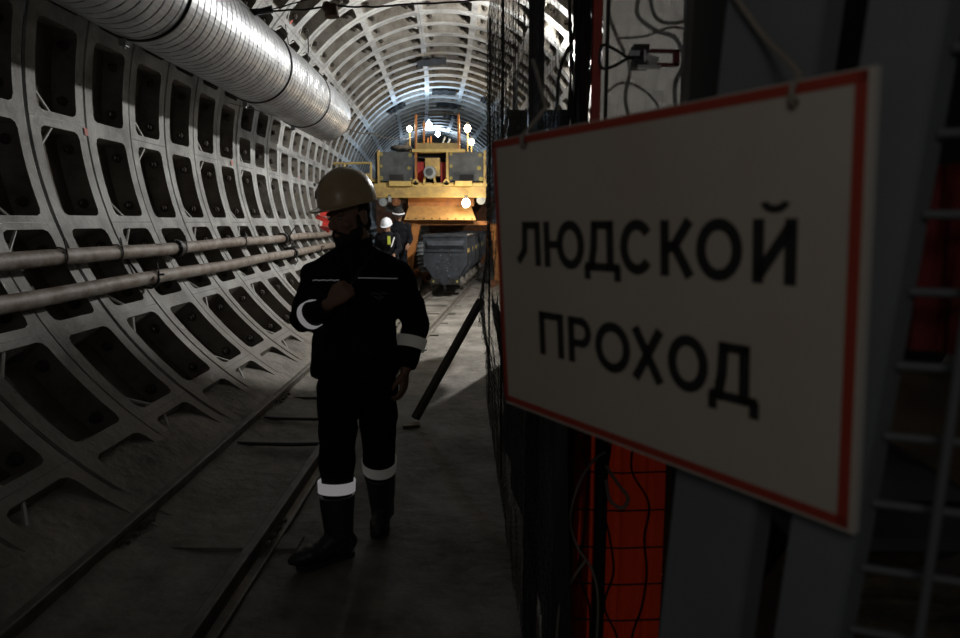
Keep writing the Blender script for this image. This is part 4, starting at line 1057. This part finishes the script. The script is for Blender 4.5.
q = on_gate(915, 470, .3); mb = MB(); mb.box(V((q.x, q.y, q.z)), (.36, .10, .05)); mb.box(V((q.x, q.y + .02, q.z - .10)), (.34, .10, .02)); tag(mb.build('metal_shelf', mat('shelf_grey', (.05, .055, .055), .5)), 'dark grey metal shelf behind the grid below the board', 'shelf')
mb = MB()
for k in range(18):
    z = .33 + k * .047; c0 = V((.86, 1.05 + .03 * (k % 2), z)); mb.tube([c0 + V((t * .06 - .32, .02 * sin(t + k), .010 * sin(t * 1.9 + k * 2))) for t in range(9)], .021, 8)
tag(mb.build('rope_stack', mat('brown_rope', (.10, .08, .05), .9, noise_amt=.5, noise_scale=40)), 'stack of coarse brown rope rows low behind the grid panel', 'rope')

# the sign
sgn = thing('warning_sign', 'white sign with red border reading ЛЮДСКОЙ ПРОХОД hung on the fence', 'sign', S0)
a_, b_, c_ = R(-55.88), R(3.589), R(-.444)
SM = Matrix.Translation(S0) @ Matrix.Rotation(a_, 4, 'Z') @ Matrix.Rotation(b_, 4, 'X') @ Matrix.Rotation(c_, 4, 'Y')
SWd, SH = .677, .50
sign_w = mat('sign_white', (.50, .46, .40), .55, col2=(.46, .40, .33), noise_scale=3.5)
sign_r = mat('sign_red', (.36, .045, .025), .5); sign_k = mat('sign_black', (.02, .02, .02), .5); edge_m = mat('sign_edge', (.55, .53, .49), .6)
mb = MB(); mb.M = SM; mb.box((.003, .006, .001), (SWd + .006, .012, SH + .010)); brd = mb.build('board', edge_m, sgn)
mb = MB(); mb.M = SM; mb.box((.003, -.0006, .001), (SWd + .004, .001, SH + .008)); mb.build('board_face', sign_w, sgn)
mb = MB(); mb.M = SM; e = .000; w_ = .0125; yy = -.0016
for (u0, u1, v0, v1) in ((-SWd / 2 + .001, -SWd / 2 + w_, -SH / 2 + .001, SH / 2 + .004), (SWd / 2 - e - w_, SWd / 2 - e, -SH / 2 + .001, SH / 2 + .004), (-SWd / 2 + .001, SWd / 2 - e, SH / 2 + .004 - w_, SH / 2 + .004), (-SWd / 2 + .001, SWd / 2 - e, -SH / 2 + .001, -SH / 2 + .001 + w_)):
    mb.box(((u0 + u1) / 2, yy, (v0 + v1) / 2), (u1 - u0, .0008, v1 - v0))
mb.build('red_border', sign_r, sgn)
def letter(ch, u0, u1, v0, v1):
    mb = MB(); mb.M = SM; t = .0152; w = u1 - u0; h = v1 - v0; y = -.0022
    U = lambda a: u0 + a * w
    Z = lambda b: v0 + b * h
    def st(pa, pb, tt=t):
        a, b = V((pa[0], 0, pa[1])), V((pb[0], 0, pb[1])); d = (b - a).normalized(); n_ = V((-d.z, 0, d.x)) * tt / 2
        q = [a - n_, b - n_, b + n_, a + n_]; mb.add([p + V((0, y, 0)) for p in q] + [p + V((0, y + .0008, 0)) for p in q], [(0, 1, 2, 3), (7, 6, 5, 4), (0, 4, 5, 1), (1, 5, 6, 2), (2, 6, 7, 3), (3, 7, 4, 0)])
    def arc(cx, cz, rx, rz, A0, A1, tt=t, n=24):
        vs = []
        for i in range(n + 1):
            a = R(A0 + (A1 - A0) * i / n)
            for rr in (-1, 1):
                for dy in (0, .0008): vs.append(V((cx + (rx + rr * tt / 2) * cos(a), y + dy, cz + (rz + rr * tt / 2) * sin(a))))
        fs = []
        for i in range(n):
            b = i * 4; c = b + 4; fs += [(b, b + 2, c + 2, c), (b + 1, c + 1, c + 3, b + 3), (b, c, c + 1, b + 1), (b + 2, b + 3, c + 3, c + 2)]
        mb.add(vs, fs)
    l, r_, tp, bt = u0 + t / 2, u1 - t / 2, v1 - t * .42, v0 + t * .42
    if ch == 'П': st((l, v0), (l, v1)); st((r_, v0), (r_, v1)); st((u0, tp), (u1, tp), t * .84)
    elif ch == 'Л': st((r_, v0), (r_, v1)); st((U(.28), tp), (u1, tp), t * .84); st((U(.36), v1), (U(.30), v0 + h * .3)); st((U(.30), v0 + h * .34), (U(.0), v0 + t * .4), t * .95)
    elif ch == 'Ю': st((l, v0), (l, v1)); st((l, (v0 + v1) / 2), (U(.42), (v0 + v1) / 2), t * .84); arc(U(.68), (v0 + v1) / 2, w * .32 - t / 2 + .002, h / 2 - t * .4, 0, 360)
    elif ch == 'О': arc((u0 + u1) / 2, (v0 + v1) / 2, w / 2 - t / 2, h / 2 - t * .4, 0, 360)
    elif ch == 'С': arc((u0 + u1) / 2, (v0 + v1) / 2, w / 2 - t / 2, h / 2 - t * .4, 38, 322)
    elif ch == 'Д':
        st((U(.84) - t / 2, v0), (U(.84) - t / 2, v1)); st((U(.24), tp), (U(.84), tp), t * .84); st((u0, v0 + t * .4), (u1, v0 + t * .4), t * .84)
        st((U(.30), v1), (U(.26), v0 + h * .4)); st((U(.26), v0 + h * .44), (U(.16), v0)); st((U(.06), v0 + t * .5), (U(.06), v0 - h * .19), t * .9); st((U(.94), v0 + t * .5), (U(.94), v0 - h * .19), t * .9)
    elif ch == 'К': st((l, v0), (l, v1)); st((l, v0 + h * .5), (U(.50), v0 + h * .55)); st((U(.38), v0 + h * .5), (U(.86), v1 - .001)); st((U(.42), v0 + h * .56), (U(.88), v0 + .001))
    elif ch in 'ИЙ':
        st((l, v0), (l, v1)); st((r_, v0), (r_, v1)); st((l, v0 + t * .55), (r_, v1 - t * .55), t * .95)
        if ch == 'Й': arc((u0 + u1) / 2, v1 + .021, w * .25, .010, 190, 350, t * .6)
    elif ch == 'Р': st((l, v0), (l, v1)); zc = v1 - h * .29; st((l, tp), (U(.55), tp), t * .84); st((l, v1 - h * .56), (U(.55), v1 - h * .56), t * .84); arc(U(.55), (tp + v1 - h * .56) / 2, w * .45 - t / 2, (tp - v1 + h * .56) / 2, -90, 90, t * .92)
    elif ch == 'Х': st((U(.10), v0), (U(.90), v1)); st((U(.10), v1), (U(.90), v0))
    return mb.build('letter', sign_k, sgn, recalc=True)
for ch, a, b in (('Л', -.271, -.205), ('Ю', -.194, -.094), ('Д', -.090, -.014), ('С', -.012, .055), ('К', .066, .124), ('О', .127, .197), ('Й', .211, .268)): letter(ch, a, b, .027, .105)
for ch, a, b in (('П', -.217, -.151), ('Р', -.138, -.081), ('О', -.072, .005), ('Х', .009, .070), ('О', .078, .147), ('Д', .150, .221)): letter(ch, a, b, -.133, -.054)
for u, v in ((.259, .232), (-.237, .238)):
    mb = MB(); mb.M = SM; mb.cyl((u, -.003, v), (u, .014, v), .006, n=12); mb.build('eyelet', dark_steel, sgn)
u, v = .259, .232; E0 = SM @ V((u, -.004, v)); top = on_gate(735, -4, .045)
mb = MB(); mb.tube(smooth_path([SM @ V((u, .016, v)), SM @ V((u + .002, -.006, v - .002)), SM @ V((u + .003, -.010, v + .016)), SM @ V((u - .001, .01, v + .030)), SM @ V((u - .03, .03, v + .055)), on_gate(765, 38, .04), top, on_gate(715, -40, .045)]), .0035, 7); mb.build('hanging_cord', rope_m, sgn, smooth=80)
u, v = -.237, .238
mb = MB(); mb.tube(smooth_path([SM @ V((u, .016, v)), SM @ V((u + .002, -.006, v - .002)), SM @ V((u + .003, -.010, v + .012)), SM @ V((u + .002, .01, v + .030)), SM @ V((u + .012, .03, v + .055)), SM @ V((u - .004, .05, v + .075)), on_gate(533, 60, .09)]), .0035, 7); mb.build('hanging_cord', rope_m, sgn, smooth=80)

# dark wires tangled over the orange panel
rnd = random.Random(21)
for k, lab in enumerate(('dark wire hanging crookedly over the left of the orange panel', 'dark wire hanging crookedly over the middle of the orange panel', 'dark wire twisted down the right of the orange panel')):
    x0 = (584, 612, 640)[k]; mb = MB(); mb.tube(smooth_path([at(x0 + rnd.uniform(-9, 9), 436 + 34 * i, 1.93 + .01 * k) for i in range(8)]), .004, 6)
    tag(mb.build('hanging_wire', black_rub, smooth=80), lab, 'wire')

# ------------------------------------------------------------------ lights and world
def point(name, loc, power, col, r=.06, target=None):
    l = bpy.data.lights.new(name, 'POINT'); l.energy = power; l.color = col; l.shadow_soft_size = r
    o = bpy.data.objects.new(name, l); COL.objects.link(o); o.location = loc; return o
LAMP = V((1.30, 10.5, 4.06))
point('flood_light', LAMP + V((0, -.12, -.05)), 900, (1.0, .97, .92), .08)
point('fill_light', (-.30, -1.0, 2.4), 11, (1.0, .93, .85), .3)  # added fill behind the camera, lifts the sign and the man
w = bpy.data.worlds.new('world'); SC.world = w; w.use_nodes = True
w.node_tree.nodes['Background'].inputs[0].default_value = (.5, .55, .65, 1); w.node_tree.nodes['Background'].inputs[1].default_value = .03
SC.view_settings.view_transform = 'Standard'; SC.view_settings.look = 'None'; SC.view_settings.exposure = 0
for p, e, c in lights_todo: point('lamp_light', p, e, c, .08)
# the floodlight itself, fixed high on the right lining behind the fence
fl = thing('floodlight', 'floodlight high on the right lining beyond the wire fence', 'lamp', LAMP)
mb = MB(); mb.box(LAMP + V((.05, .10, .04)), (.26, .10, .20)); mb.build('lamp_housing', dark_steel, fl)
mb = MB(); mb.box(LAMP + V((.19, -.05, .02)), (.012, .46, .42)); mb.box(LAMP + V((.10, -.05, .23)), (.19, .40, .012)); mb.build('light_shield', dark_steel, fl)  # plates added to keep the flood off the right lining
mb = MB(); mb.bar(LAMP + V((.08, .15, .1)), V((1.62, 10.9, 4.10)), .03, .03); mb.build('lamp_bracket', dark_steel, fl)
mb = MB(); mb.box(LAMP + V((.04, .045, .03)), (.20, .012, .14)); mb.build('lamp_glass', bulb_m('flood_glass', (1, .98, .95), 12), fl)
